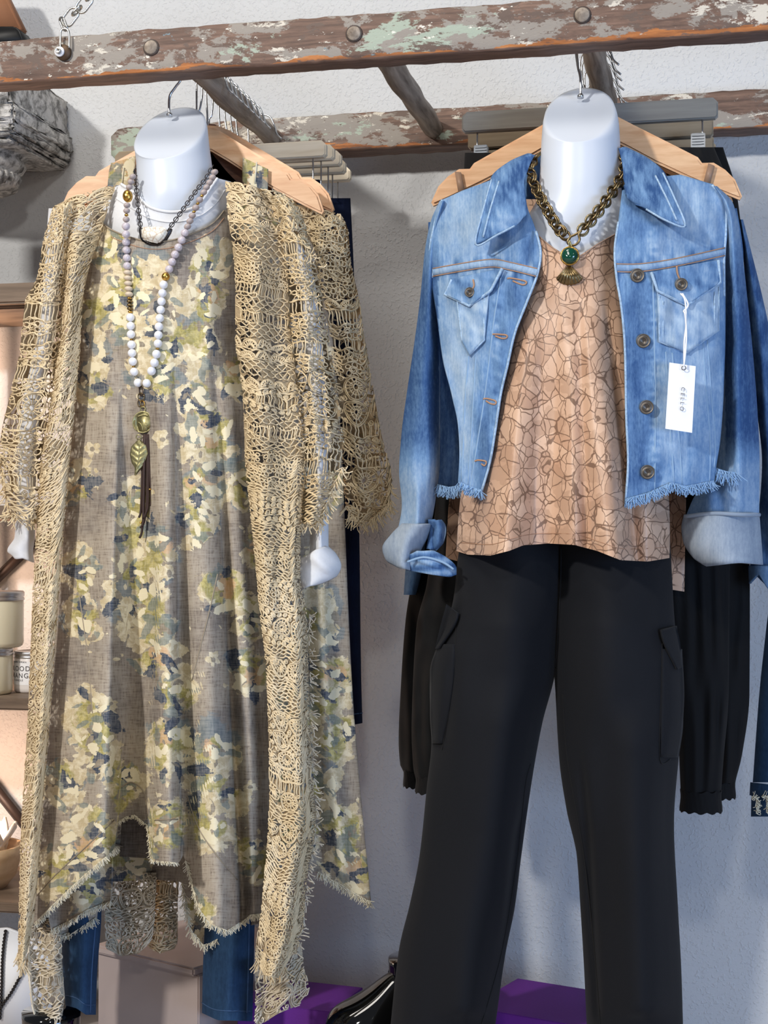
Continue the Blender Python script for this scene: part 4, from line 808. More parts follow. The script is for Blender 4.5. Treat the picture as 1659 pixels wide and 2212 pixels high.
tube('cuff_edge', P(*np.array([(1480, 1116), (1540, 1109), (1600, 1112), (1640, 1112)], float).T, np.array([2.06, 2.03, 2.03, 2.06])), .0028, MAT['denim_in'], jk, 8, smoothn=4)
shell('cuff', [(874, 1128), (846, 1156), (828, 1184), (832, 1204), (860, 1232)], [(936, 1126), (920, 1165), (904, 1195), (890, 1238)], 1132, [(830, 1196), (840, 1214), (862, 1226), (890, 1234)], 2.06, .036, 24, 16, MAT['denim_in'], jk, .55, [([(885, 1140), (868, 1230)], 12, .008)], thick=.003)
shell('cuff', [(868, 1186), (872, 1210), (884, 1240)], [(938, 1180), (968, 1200), (984, 1224), (984, 1244)], [(870, 1204), (900, 1190), (935, 1190), (962, 1204), (984, 1226)], [(884, 1232), (930, 1241), (965, 1246), (984, 1242)], 2.045, .03, 30, 14, MAT['denim'], jk, .55, [([(880, 1200), (975, 1236)], 8, .006), ([(900, 1225), (985, 1243)], 7, .005)], fields=lambda x, y: {'fade': np.stack([np.clip(.35 + .3 * np.sin(y * .25 + x * .02), 0, 1)] * 4, 1)}, thick=.003)
shell('cuff', [(926, 1118), (928, 1150), (922, 1190)], [(948, 1118), (962, 1140), (958, 1168), (940, 1190)], [(928, 1122), (948, 1124)], [(924, 1186), (940, 1188)], 2.06, .025, 16, 14, MAT['denim'], jk, .55, [([(940, 1120), (936, 1186)], 5, -.012)], fields=flat(.2), thick=.003)
for pts in ([(880, 1214), (915, 1204), (955, 1214), (980, 1230)], [(950, 1124), (961, 1142), (957, 1166), (941, 1188)]):
    tube('cuff_fold', P(*np.array(pts, float).T, 2.012 if pts[0][0] < 900 else 2.05), .0016, MAT['denim_seam'], jk, 8, smoothn=5)
def roll(x, y, u, v, s): return JY(x, y) - .014 + .030 * np.clip(s, 0, 1) ** 2
CL = Panel([(1150, 330), (1100, 352), (1062, 385), (1045, 450), (1026, 532)], [(1154, 330), (1142, 360), (1132, 400), (1138, 462), (1120, 492)], 334, [(1026, 530), (1075, 508), (1112, 489), (1136, 464)], lambda x, y, u, v: np.interp(y, [330, 400, 470], [2.055, 2.01, 1.985]) - .014 * np.sin(u * 2.4) + .01 * u)
CR = Panel([(1338, 316), (1346, 360), (1352, 424), (1400, 455)], [(1343, 316), (1400, 345), (1434, 374), (1458, 430), (1483, 492)], 320, [(1352, 424), (1395, 452), (1440, 478), (1482, 490)], lambda x, y, u, v: np.interp(y, [320, 400, 470], [2.055, 2.01, 1.985]) - .014 * np.sin((1 - u) * 2.4) + .01 * (1 - u))
def cfade(x, y): 
    b = .22 + .16 * wob(x, y, 50, 3) + .12 * wob(x, y * .4, 16, 9); b += .3 * np.exp(-((y - 480) / 25) ** 2); return {'fade': np.stack([np.clip(b, 0, 1)] * 4, 1)}
sheet('collar', [CL], 26, 40, MAT['denim'], jk, .004, cfade); sheet('collar', [CR], 26, 40, MAT['denim'], jk, .004, cfade)
def jtube(nm, pts, rad, mat, off=.002, base=None, sub=5): 
    pts = spline(np.array(pts, float), sub); y = (base or JY)(pts[:, 0], pts[:, 1]); return tube(nm, P(pts[:, 0], pts[:, 1], y - off), rad, mat, jk, 6)
for pts in ([(1062, 388), (1045, 450), (1028, 528), (1075, 507), (1112, 488)], [(1078, 392), (1060, 450), (1044, 512)]): jtube('collar_stitching', pts, .0014, MAT['denim_edge'], .0015, lambda x, y: pY(CL)(x, y) - .002, 6)
for pts in ([(1432, 374), (1458, 430), (1480, 488), (1440, 477), (1396, 452)], [(1416, 380), (1442, 432), (1462, 476)]): jtube('collar_stitching', pts, .0014, MAT['denim_edge'], .0015, lambda x, y: pY(CR)(x, y) - .002, 6)
# yoke seams, plackets, panel seams
def strip(nm, pts, wpx, mat, off, v=.4):
    pts = spline(np.array(pts, float), 5); t = np.gradient(pts, axis=0); t /= np.linalg.norm(t, axis=1, keepdims=True); n = np.stack([-t[:, 1], t[:, 0]], 1)
    V = []
    for k, (e, h) in enumerate(((-1, 0), (-.8, 1), (.8, 1), (1, 0))): q = pts + n * wpx / 2 * e; V.append(P(q[:, 0], q[:, 1], JY(q[:, 0], q[:, 1]) - off * h)); 
    k = len(pts); V = np.stack(V, 1).reshape(-1, 3); i = (np.arange(k - 1)[:, None] * 4 + np.arange(3)[None]).ravel()
    uvq = np.concatenate([np.repeat(pts, 4, 0)]) + np.tile(np.array([[0, -.5], [0, -.4], [0, .4], [0, .5]]) * wpx, (k, 1))
    o = mesh_np(nm, V, [np.stack([i, i + 1, i + 5, i + 4], 1)], mat, None, True, uvq / 1000, flat(v)(uvq[:, 0], uvq[:, 1])); return keep(o, jk)
strip('yoke_seam', [(935, 588), (990, 578), (1060, 568), (1100, 574), (1160, 588)], 16, MAT['denim'], .0035, .66); strip('yoke_seam', [(1332, 578), (1380, 578), (1440, 570), (1500, 558), (1566, 543)], 16, MAT['denim'], .0035, .66)
for pts in ([(935, 597), (990, 587), (1060, 577), (1100, 583), (1158, 597)], [(1334, 587), (1380, 587), (1440, 579), (1500, 567), (1566, 552)], [(935, 580), (990, 570), (1060, 560), (1100, 566), (1160, 580)], [(1332, 570), (1380, 570), (1440, 562), (1500, 550), (1566, 535)]): jtube('yoke_stitching', pts, .0007, MAT['stitch'], .0035)
jtube('front_edge', [(1158, 500), (1168, 545), (1160, 595), (1135, 660), (1112, 720), (1096, 790), (1082, 850), (1070, 930), (1058, 1000), (1040, 1062)], .0017, MAT['denim_edge'], .001); jtube('front_edge', [(1336, 480), (1328, 540), (1332, 600), (1342, 660), (1350, 750), (1353, 900), (1357, 1000), (1351, 1084)], .0017, MAT['denim_edge'], .001)
for pts in ([(1082, 600), (1068, 690), (1056, 790), (1044, 880), (1028, 980), (1016, 1056)], [(1012, 770), (1004, 880), (998, 1040)], [(1028, 770), (1022, 880), (1012, 1050)], [(1410, 590), (1414, 750), (1416, 900), (1414, 1060)], [(1438, 760), (1446, 880), (1456, 1044)], [(1452, 762), (1462, 880), (1474, 1046)], [(1528, 735), (1536, 850), (1545, 960), (1542, 1010)], [(1518, 738), (1526, 850), (1534, 960), (1532, 1040)]): jtube('panel_seam', pts, .0014, MAT['denim_seam'], .0004)
for pts in ([(955, 432), (940, 480), (929, 540), (935, 600)], [(1538, 400), (1564, 432), (1569, 480), (1564, 560), (1564, 640)]): jtube('armhole_seam', pts, .0019, MAT['denim_edge'], .001)
# pockets with pointed flaps
def jp(nm, l_, r_, tp_, bt_, off, v, nu=24, nv=20): sheet(nm, [Panel(l_, r_, tp_, bt_, lambda x, y, u, v_: JY(x, y) - off - .003 * v_, True)], nu, nv, MAT['denim'], jk, .002, (lambda x, y: {'fade': np.stack([np.clip(v + .16 * wob(x, y, 40, 5), 0, 1)] * 4, 1)}))
jp('pocket', [(985, 620), (998, 738), (1000, 780)], [(1058, 620), (1046, 738), (1040, 780)], 625, [(998, 738), (1014, 768), (1046, 735)], .0025, .72)
jp('pocket', [(1418, 600), (1424, 740), (1424, 780)], [(1554, 600), (1552, 716), (1552, 780)], 605, [(1424, 738), (1484, 762), (1552, 714)], .0025, .78)
jp('pocket_flap', [(975, 598), (960, 636), (960, 670)], [(1086, 576), (1060, 632), (1058, 670)], [(975, 603), (1086, 579)], [(961, 636), (1014, 661), (1060, 628)], .0055, .40)
jp('pocket_flap', [(1406, 580), (1420, 628), (1422, 670)], [(1552, 555), (1557, 612), (1556, 670)], [(1407, 588), (1552, 561)], [(1420, 628), (1483, 660), (1556, 610)], .0055, .45)
for pts in ([(976, 604), (961, 636), (1014, 661), (1060, 628), (1085, 580)], [(1407, 588), (1420, 628), (1483, 660), (1556, 610), (1552, 562)]):
    p_ = np.array(pts, float); tube('flap_edge', P(p_[:, 0], p_[:, 1], JY(p_[:, 0], p_[:, 1]) - .0085), .0021, MAT['denim_edge'], jk, 6)
for pts in ([(1046, 640), (1046, 735), (1014, 768), (998, 738), (988, 650)], [(1424, 640), (1424, 738), (1484, 762), (1552, 714), (1553, 620)], [(1432, 650), (1432, 732), (1484, 752), (1543, 708), (1544, 630)]):
    p_ = np.array(pts, float); tube('pocket_stitching', P(p_[:, 0], p_[:, 1], JY(p_[:, 0], p_[:, 1]) - .0050), .0014, MAT['denim_edge'], jk, 6)
# metal shank buttons and buttonholes
for (x, y, sc_) in ((1377, 596, 1), (1390, 737, 1), (1397, 880, 1), (1399, 1020, 1), (1015, 632, .85), (1472, 615, .9)):
    fp_ = .0055 if y < 640 and sc_ < 1 else 0; c = P(x, y, float(JY(x, y)) - .002 - fp_ * 1.3); r = .0092 * sc_ * (.86 if x == 1015 else 1)
    b = lathe('button', [(0, .0042), (r * .42, .0042), (r * .46, .0050), (r * .56, .0050), (r * .60, .0038), (r * .86, .0038), (r * .95, .0046), (r, .003), (r * .9, .0), (r * .35, -.002)], c, MAT['bronze'], None, 24, 'y')
    keep(b, jk)
for pts in ([(1096, 602), (1104, 601), (1134, 607), (1136, 613), (1128, 615), (1108, 607)], [(1064, 722), (1074, 722), (1094, 724), (1094, 730), (1084, 731), (1070, 726)], [(1044, 862), (1052, 861), (1070, 866), (1070, 873), (1060, 872), (1050, 866)], [(1026, 996), (1034, 994), (1050, 997), (1047, 1006), (1040, 1002)]):
    jtube('buttonhole', pts, .0011, MAT['stitch'], .0018, None, 4)
for pts in ([(1022, 604), (1024, 618), (1016, 630)], [(1462, 575), (1464, 592), (1472, 610)]): jtube('flap_buttonhole', pts, .0012, MAT['stitch'], .009, None, 4)
fray('frayed_hem', [(990, 1042), (1015, 1052), (1040, 1060)], JY, MAT['denim_thread'], jk, 150, (12, 24), .35, seed=91)
fray('frayed_hem', [(945, 1048), (970, 1054), (992, 1050)], lambda x, y: np.full_like(x, 2.07), MAT['denim_thread'], jk, 130, (14, 28), .3, seed=92)
fray('frayed_hem', [(1350, 1080), (1400, 1066), (1450, 1044), (1482, 1052), (1541, 1040)], JY, MAT['denim_thread'], jk, 420, (12, 26), .35, seed=93)
fray('frayed_hem', [(1544, 1012), (1568, 1020), (1590, 1022)], lambda x, y: np.full_like(x, 2.03), MAT['denim_thread'], jk, 120, (16, 34), .3, seed=94, ang=1.3)
# ------------------------------------------------------------------ white swing tag
def text_mesh(name, body, size, mat, loc, X, Z, spacing=1.0):
    cu = bpy.data.curves.new(name, 'FONT'); cu.body = body; cu.size = size; cu.align_x = 'CENTER'; cu.align_y = 'CENTER'; cu.space_character = spacing; cu.extrude = .00015
    t = bpy.data.objects.new(name, cu); C.objects.link(t); bpy.context.view_layer.update()
    me = bpy.data.meshes.new_from_object(t.evaluated_get(bpy.context.evaluated_depsgraph_get())); bpy.data.objects.remove(t)
    X = Vector(X).normalized(); Z = Vector(Z).normalized(); Nn = X.cross(Z); Mx = Matrix((X, Z, Nn)).transposed().to_4x4(); Mx.translation = Vector(loc); me.transform(Mx)
    o = link(name, me, mat, None, False); return o
tg = thing('swing_tag', 'white card swing tag on white string from the jacket pocket button', 'price tag', tuple(P(1470, 860, 1.96)))
c4 = [P(1446, 783, 1.960), P(1503, 791, 1.966), P(1495, 935, 1.962), P(1437, 926, 1.956)]
bm = bmesh.new(); vs = [bm.verts.new(c) for c in c4]; fc = bm.faces.new(vs); r = bmesh.ops.extrude_face_region(bm, geom=[fc]); bmesh.ops.translate(bm, vec=(0, .0008, 0), verts=[e for e in r['geom'] if isinstance(e, bmesh.types.BMVert)])
bm_obj('card', bm, MAT['paper'], tg, False)
X_ = c4[3] - c4[0]; Z_ = c4[1] - c4[0]; cc = P(1474, 862, 1.9585)
keep(text_mesh('lettering', 'CELLO', .0072, MAT['ink'], cc, X_, Z_, 1.6), tg)
for pts in ([(1470, 634), (1480, 650), (1482, 700), (1478, 740), (1478, 792)], [(1474, 634), (1486, 655), (1484, 665), (1477, 672), (1480, 680), (1483, 720), (1481, 760), (1477, 792)]): tube('string', P(*np.array(pts, float).T, np.linspace(1.966, 1.957, len(pts))), .0011, MAT['paper'], tg, 6, smoothn=5)
c = P(1477, 795, 1.9585); tube('eyelet', [(c[0] + .0026 * math.cos(a), c[1], c[2] + .0026 * math.sin(a)) for a in np.linspace(0, 6.283, 16, endpoint=False)], .0006, MAT['ink'], tg, 5, True)

# ------------------------------------------------------------------ necklaces
def linkring(nm, c, ax, nrm, L, Wd, rad, mat, parent, sides=6, n=16):
    """oval link centred c, long axis ax, plane normal nrm"""
    ax = np.array(ax) / np.linalg.norm(ax); b = np.cross(nrm, ax); b = b / max(np.linalg.norm(b), 1e-9); t = np.arange(n) * 2 * math.pi / n
    return tube(nm, np.asarray(c) + (np.cos(t)[:, None] * ax * L + np.sin(t)[:, None] * b * Wd), rad, mat, parent, sides, True)
def resample(pts, step, Yf):
    p = spline(np.array(pts, float), 10); s = np.concatenate([[0], np.cumsum(np.linalg.norm(np.diff(p, axis=0), axis=1))]); q = np.arange(0, s[-1], step)
    return np.stack([np.interp(q, s, p[:, 0]), np.interp(q, s, p[:, 1])], 1)
nk = thing('chain_necklace', 'chunky antique brass chain necklace with green stone and shell pendant', 'necklace', tuple(P(1232, 540, 1.99)))
neckY = lambda y: np.interp(y, [330, 380, 440, 520, 600], [2.075, 2.035, 2.008, 1.998, 1.992])
for side, pts in enumerate(([(1160, 338), (1148, 352), (1148, 380), (1160, 412), (1180, 450), (1204, 490), (1224, 512)], [(1342, 330), (1348, 352), (1342, 382), (1322, 416), (1296, 452), (1270, 484), (1254, 502)])):
    q = resample(pts, 13.0, None)
    for k in range(len(q)):
        x, y = q[k]; a = P(x, y, float(neckY(y)) - .004); x2, y2 = q[min(k + 1, len(q) - 1)]; x1, y1 = q[max(k - 1, 0)]; d = P(x2, y2, float(neckY(y2)) - .004) - P(x1, y1, float(neckY(y1)) - .004)
        nr = np.array([.55, -1, .25]) if k % 2 else np.array([-.9, -.55, .6])
        for e in (-1, 1):
            sh = np.array([0, -.0016, .0006]) * e if k % 2 else np.array([.0013, .0008, 0]) * e
            linkring('link', a + sh, d, nr, .0078, .0066, .00125, MAT['brass'], nk)
tube('clasp', P(*np.array([(1256, 498), (1250, 506), (1252, 518), (1244, 528), (1232, 530), (1226, 522), (1232, 512), (1244, 506)], float).T, 1.988), .0016, MAT['brass'], nk, 8, True, 5)
tube('bail', P(*np.array([(1230, 520), (1234, 530), (1232, 542), (1229, 530)], float).T, 1.986), .0009, MAT['brass_lt'], nk, 6, True, 4)
c = P(1231, 553, 1.985); lathe('stone_setting', [(0, -.003), (.0118, -.003), (.0125, .0), (.0125, .002), (.0114, .003), (.0105, .002)], c, MAT['gold'], nk, 28, 'y')
lathe('green_cabochon', [(.0108, 0), (.0106, .004), (.009, .0075), (.0055, .0096), (.0, .0102)], c, MAT['green'], nk, 28, 'y')
n_ = 40; t_ = np.linspace(0, 1, 13); V = []
for k in range(n_ + 1):
    a = math.radians(200 + 140 * k / n_); 
    for t in t_:
        e = 1 - .06 * (math.cos(k * math.pi / 2.5) * .5 + .5); wd = 30 * t ** .8; hh = 38 * t
        V.append(P(1230 + math.cos(a) * wd * 1.0, 574 + hh * (0.58 - .55 * math.sin(a)) * e, 1.988 - .006 * math.sin(math.pi * min(t, .96)) * (1 - .7 * abs(k / n_ - .5)) - .0011 * math.cos(k * 2 * math.pi / 5) * t))
V = np.array(V); i = (np.arange(n_)[:, None] * 13 + np.arange(12)[None]).ravel(); o = mesh_np('shell_pendant', V, [np.stack([i, i + 1, i + 14, i + 13], 1)], MAT['brass']); mm = o.modifiers.new('thickness', 'SOLIDIFY'); mm.thickness = .0018; keep(o, nk)

n2 = thing('stone_necklace', 'dark metal chain necklace with a white stone bar on the white tee', 'necklace', tuple(P(330, 500, 1.99)))
Ynk = lambda y: np.interp(y, [355, 400, 450, 520], [2.075, 2.03, 2.005, 1.992])
for pts in ([(294, 362), (293, 385), (296, 420), (300, 460), (304, 492)], [(458, 362), (446, 384), (424, 412), (400, 446), (380, 474), (366, 492)]):
    q = resample(pts, 7.2, None)
    for k in range(len(q)):
        x, y = q[k]; a = P(x, y, float(Ynk(y)) - .006); x2, y2 = q[min(k + 1, len(q) - 1)]; x1, y1 = q[max(k - 1, 0)]; d = P(x2, y2, 2) - P(x1, y1, 2)
        linkring('link', a, d, np.array([.2, -1, .1]) if k % 2 else np.array([-.9, -.4, .5]), .0040, .0028, .00075, MAT['gun'], n2, 5, 12)
def slab(nm, pts, Y, th, mat, parent, bev=.002):
    bm = bmesh.new(); vs = [bm.verts.new(P(x, y, Y)) for x, y in pts]; fc = bm.faces.new(vs); r = bmesh.ops.extrude_face_region(bm, geom=[fc]); bmesh.ops.translate(bm, vec=(0, th, 0), verts=[e for e in r['geom'] if isinstance(e, bmesh.types.BMVert)])
    bmesh.ops.recalc_face_normals(bm, faces=bm.faces[:]); bmesh.ops.bevel(bm, geom=bm.edges[:], offset=bev, segments=3, affect='EDGES'); bmesh.ops.triangulate(bm, faces=[f for f in bm.faces if len(f.verts) > 4]); return bm_obj(nm, bm, mat, parent, True)
slab('stone', [(304, 492), (315, 489), (352, 489), (361, 497), (354, 512), (340, 525), (320, 521), (306, 515)], 1.9785, .008, MAT['howlite'], n2)
slab('setting', [(301, 488), (308, 494), (310, 512), (322, 521), (340, 524), (352, 512), (360, 496), (370, 491), (368, 500), (356, 520), (342, 531), (322, 529), (304, 520), (299, 500)], 1.986, .008, MAT['gun'], n2, .0015)

n3 = thing('bead_necklace', 'long bead necklace of white and lilac stones with coin, leaf and leather tassel', 'necklace', tuple(P(310, 830, 1.975)))
ball = {}
def bead(nm, x, y, r, mat, sq=1.0, ang=0.0):
    key = (mat, round(sq, 2))
    if key not in ball:
        bm = bmesh.new(); bmesh.ops.create_uvsphere(bm, u_segments=16, v_segments=10, radius=1.0); me = bpy.data.meshes.new('bead'); bm.to_mesh(me); bm.free(); me.materials.append(MAT[mat]); me.polygons.foreach_set('use_smooth', np.ones(len(me.polygons), bool)); ball[key] = me
    o = bpy.data.objects.new(nm, ball[key]); C.objects.link(o); rr = r * mpp(x, y, 2.0); yb = min(float(DY(np.array([x]), np.array([y]))[0]), float(np.interp(y, [355, 400, 450, 520, 560], [2.08, 2.03, 2.005, 1.995, 9]))) 
    o.location = Vector(P(x, y, yb - rr - .001)); o.scale = (rr, rr, rr * sq); o.rotation_euler = (0, ang, 0); return keep(o, n3)
def beads(pts, spec):
    p = spline(np.array(pts, float), 12); s = np.concatenate([[0], np.cumsum(np.linalg.norm(np.diff(p, axis=0), axis=1))]); d = 0
    for (nm, mat, r, sq, n) in spec:
        for _ in range(n):
            d += r * sq; x, y = np.interp(d, s, p[:, 0]), np.interp(d, s, p[:, 1]); x2, y2 = np.interp(d + 2, s, p[:, 0]), np.interp(d + 2, s, p[:, 1]); bead(nm, x, y, r, mat, sq, math.atan2(-(x2 - x), (y2 - y)) * -1 if False else math.atan2(x - x2, y2 - y) * -1); d += r * sq
            if d > s[-1]: return
beads([(289, 376), (283, 392), (277, 415), (274, 450), (272, 500), (274, 560), (276, 600), (280, 650), (282, 700), (285, 760), (290, 805), (298, 826)],
      [('bead', 'bead_t', 7.5, .8, 3), ('nugget', 'gold', 11, 1.25, 1), ('bead', 'bead_t', 7.5, .8, 2), ('spacer', 'gold', 4.5, .7, 1), ('bead', 'bead_t', 7.5, .85, 1), ('bead', 'bead_l', 9, .95, 6), ('bead', 'bead_c', 9, .65, 5), ('spacer', 'gold', 5, .6, 1), ('bead', 'brass', 6.5, .6, 3), ('spacer', 'gold', 5, .6, 1), ('bead', 'bead_w', 9.3, .98, 3), ('spacer', 'gold', 3, .7, 1), ('bead', 'bead_w', 9.3, .98, 3), ('spacer', 'gold', 3, .7, 1), ('bead', 'bead_w', 9.3, .98, 1)])
bead('bead', 298, 827, 9.3, 'bead_w')
beads([(466, 366), (458, 385), (442, 412), (426, 442), (410, 478), (392, 520), (378, 550), (366, 580), (357, 600), (352, 625), (347, 670), (343, 710), (341, 745), (336, 775), (328, 800), (317, 827)],
      [('bead', 'bead_t', 8, .78, 5), ('spacer', 'gold', 4.5, .6, 1), ('bead', 'bead_t', 8, .85, 1), ('spacer', 'gold', 4.5, .6, 1), ('bead', 'bead_t', 8, .85, 1), ('spacer', 'gold', 4.5, .6, 1), ('bead', 'bead_t', 8, .8, 3), ('bead', 'bead_l', 9, .95, 6), ('nugget', 'gold', 9, 1.0, 1), ('bead', 'bead_w', 9.3, .98, 8), ('spacer', 'gold', 4, .6, 1), ('bead', 'bead_w', 9.5, 1, 3)])
bead('bead', 317, 828, 9.3, 'bead_w')
YP = float(DY(np.array([309.]), np.array([910.]))[0]) - .004
for (x, y, a, ln, wd, ti, m) in ((305, 845, 1.5, 20, 11, .8, 'leather'), (305, 857, 1.5, 16, 14, .2, 'brass'), (308, 872, 1.5, 12, 10, .5, 'gold'), (301, 872, 1.5, 14, 9, .9, 'brass'), (309, 884, .3, 11, 11, .1, 'brass_lt'), (299, 944, .3, 10, 10, .1, 'brass_lt')): tube('jump_ring', stadium(x, y, a, ln, wd, YP - .001, ti, 6), .0008, MAT[m], n3, 6, True)
c = P(309, 912, YP); r = 24 * mpp(309, 912, YP)
lathe('coin', [(0, .0013), (r * .88, .0013), (r * .9, .0020), (r * .97, .0020), (r, .0012), (r, -.001), (0, -.001)], c, MAT['brass_lt'], n3, 40, 'y')
slab('coin_relief', [(300, 894), (312, 891), (322, 896), (325, 904), (330, 913), (326, 915), (327, 921), (321, 925), (316, 924), (318, 931), (308, 933), (300, 930), (296, 918), (296, 904)], YP - .0028, .0012, MAT['brass_lt'], n3, .0005)
for pts in ([(297, 900), (310, 896), (320, 898)], [(299, 912), (306, 918), (309, 930)], [(292, 908), (292, 920), (296, 930)], [(313, 918), (318, 919)]): tube('coin_relief', P(*np.array(pts, float).T, YP - .003), .0009, MAT['brass_lt'], n3, 5, smoothn=4)
lf = Panel([(299, 950), (284, 965), (281, 982), (285, 1000), (292, 1010), (291, 1028)], [(301, 950), (316, 962), (320, 980), (312, 1000), (302, 1015), (292, 1028)], 951, 1027, lambda x, y, u, v: YP - .002 - .003 * np.sin(u * 3.14) + .0003 * np.sin(v * 40 + abs(1) * np.abs(u - .5) * 14), True)
sheet('leaf_charm', [lf], 16, 30, MAT['brass_lt'], n3, .0012); tube('leaf_vein', P(*np.array([(300, 952), (300, 985), (293, 1024)], float).T, YP - .0058), .0007, MAT['brass_lt'], n3, 5, smoothn=5)
for k, pts in enumerate(([(312, 938), (308, 1000), (306, 1060), (304, 1105), (300, 1118)], [(314, 938), (312, 1040), (310, 1110), (306, 1150), (301, 1162)], [(317, 938), (318, 1040), (316, 1100), (310, 1130), (303, 1140)], [(320, 938), (322, 1000), (326, 1056), (327, 1080), (325, 1092)], [(316, 938), (320, 1020), (320, 1090), (314, 1112), (307, 1138)], [(313, 938), (310, 1080), (310, 1120)])): tube('tassel_strand', P(*np.array(pts, float).T, YP + .001 - .0005 * k), .0017 if k < 5 else .0023, MAT['leather'], n3, 6, smoothn=5)
for (x, y) in ((324, 1057), (311, 1067), (320, 1087), (315, 1105), (304, 1129)): bead('tassel_bead', x, y, 3.2, 'gold', .7)
# ------------------------------------------------------------------ hangers on the rungs
ZR = (zb + zt) / 2 + .002
def hook_path(x0, z0, Y, xr):
    return [(x0, Y, z0), (x0, Y, z0 + .012), ((x0 + xr - .021) / 2, Y, (z0 + ZR) / 2 - .006), (xr - .0225, Y, ZR - .012), (xr - .021, Y, ZR + .010), (xr - .004, Y, ZR + .0215), (xr + .014, Y, ZR + .018), (xr + .0225, Y, ZR + .002), (xr + .027, Y, ZR - .012), (xr + .035, Y, ZR - .020)]
def dup(src, name, label, delta):
    r = src.copy(); C.objects.link(r); r.name = name; r.location = src.location + Vector(delta); r['label'] = label
    for ch in list(src.children): c = ch.copy(); C.objects.link(c); c.parent = r
    return r
def hanger(label, px, py, Y, hw, tilt, mat, rung, bar=False, group=None):
    c = P(px, py, Y); t = thing('wooden_hanger', label, 'hanger', tuple(c), group)
    s = hw / .222
    tp = [(.0, .0), (.02, -.001), (.04, -.008), (.07, -.024), (.12, -.050), (.160, -.071), (.166, -.079), (.174, -.079), (.182, -.079), (.198, -.089), (.212, -.103), (.222, -.126)]
    bt = [(.219, -.131), (.19, -.119), (.15, -.101), (.10, -.077), (.06, -.055), (.03, -.040), (0, -.036)]
    half = tp + bt; poly = [(x * s, z) for x, z in half] + [(-x * s, z) for x, z in half[::-1][1:-1]]
    Mx = Matrix.Translation(Vector(c)) @ Matrix.Rotation(math.radians(tilt), 4, 'Y')
    prism('arms', poly, -.006, .006, mat, t, .0032, 2, Mx)
    if bar: tube('bar', [Mx @ Vector((-.17 * s, 0, -.112)), Mx @ Vector((.17 * s, 0, -.112))], .005, mat, t, 10)
    tube('hook', hook_path(c[0], c[2] - .004, Y, RX[rung] + 0.0), .0016, MAT['chrome'], t, 8, smoothn=5)
    return t
hanger('maple hanger behind the floral dress with torn floral straps over it', 423, 270, 2.16, .206, 3.5, MAT['hanger'], 0)
hanger('maple hanger second behind the floral dress, its tip above the back crochet sleeve', 448, 272, 2.205, .206, 3.0, MAT['hanger'], 0, True)
hanger('maple hanger with tan loops on its arms behind the denim jacket', 1265, 238, 2.14, .216, 1.5, MAT['hanger'], 2)
hanger('maple hanger hidden second behind the denim jacket', 1262, 252, 2.185, .210, 1.5, MAT['hanger'], 2, True)
hanger('dark brown hanger nearest the white neck form of the floral dress', 424, 262, 2.185, .115, 4, MAT['hanger_dark'], 0)
hanger('dark brown hanger behind another brown one by the floral dress', 452, 268, 2.235, .115, 4, MAT['hanger_dark'], 0)
def barhanger(label, xr, yt, Y, half, mat, rung, group, hgt=.030, clips=(-.115, .115), tilt=0.0):
    """bar whose right end shows at pixel xr, top at yt"""
    e = P(xr, yt, Y); cx = e[0] - half; zc = e[2] - hgt / 2; t = thing('clip_hanger', label, 'hanger', (cx, Y, zc), group)
    poly = [(-half + .004, -hgt / 2), (half - .004, -hgt / 2), (half, -hgt / 2 + .004), (half, hgt / 2 - .007), (half - .007, hgt / 2), (-half + .007, hgt / 2), (-half, hgt / 2 - .007), (-half, -hgt / 2 + .004)]
    prism('bar', poly, -.007, .007, mat, t, .002, 2, Matrix.Translation((cx, Y, zc)))
    for s in (-1, 1):
        xx = cx + s * (half - .022); z0 = zc - hgt / 2
        tube('wire', [(xx, Y, z0 + .003), (xx, Y, z0 - .034), (xx - s * .002, Y, z0 - .041), (xx - s * .009, Y, z0 - .046), (cx, Y, z0 - .046)], .0013, MAT['chrome'], t, 6, smoothn=4)
    for x in clips:
        zq = zc - hgt / 2 - .046
        cl = boxm('clip', (cx + x, Y - .006, zq), (.020, .004, .052), MAT['clipm'], t, .001); cl2 = boxm('clip', (cx + x, Y + .006, zq), (.020, .004, .052), MAT['clipm'], t, .001)
        for k in range(3): boxm('clip_rib', (cx + x - .006 + .006 * k, Y - .009, zq - .008), (.003, .003, .030), MAT['clipm'], t, .001)
        for k in range(4): boxm('clip_tooth', (cx + x, Y - .009, zq + .010 + .004 * k), (.017, .002, .002), MAT['clipm'], t, .0005)
    tube('hook', hook_path(cx, zc + hgt / 2 - .003, Y, RX[rung]), .0015, MAT['chrome'], t, 8, smoothn=5); return t
lb = ['topmost pale wooden bar hanger beside the floral dress', 'pale bar hanger second from the top beside the floral dress', 'pale bar hanger third from the top beside the floral dress', 'pale bar hanger fourth from the top beside the floral dress', 'lowest pale bar hanger sticking out furthest towards the wall']
for k, (xr, yt, Y) in enumerate(((706, 304, 2.265), (723, 313, 2.295), (738, 326, 2.325), (747, 343, 2.355), (758, 360, 2.42))): barhanger(lb[k], xr, yt, Y, .172, MAT['pale'], 0, 'pale clip hangers beside the floral dress', .024 if k else .026, (-.09, .098))
barhanger('grey wooden clip hanger in front above the denim jacket', 1551, 212, 2.215, .184, MAT['greybar'], 2, 'clip hangers above the denim jacket', clips=(-.156, .156))
barhanger('tan clip hanger just behind the grey one above the denim jacket', 1541, 252, 2.262, .180, MAT['greytan'], 2, 'clip hangers above the denim jacket', clips=(-.140, .150))
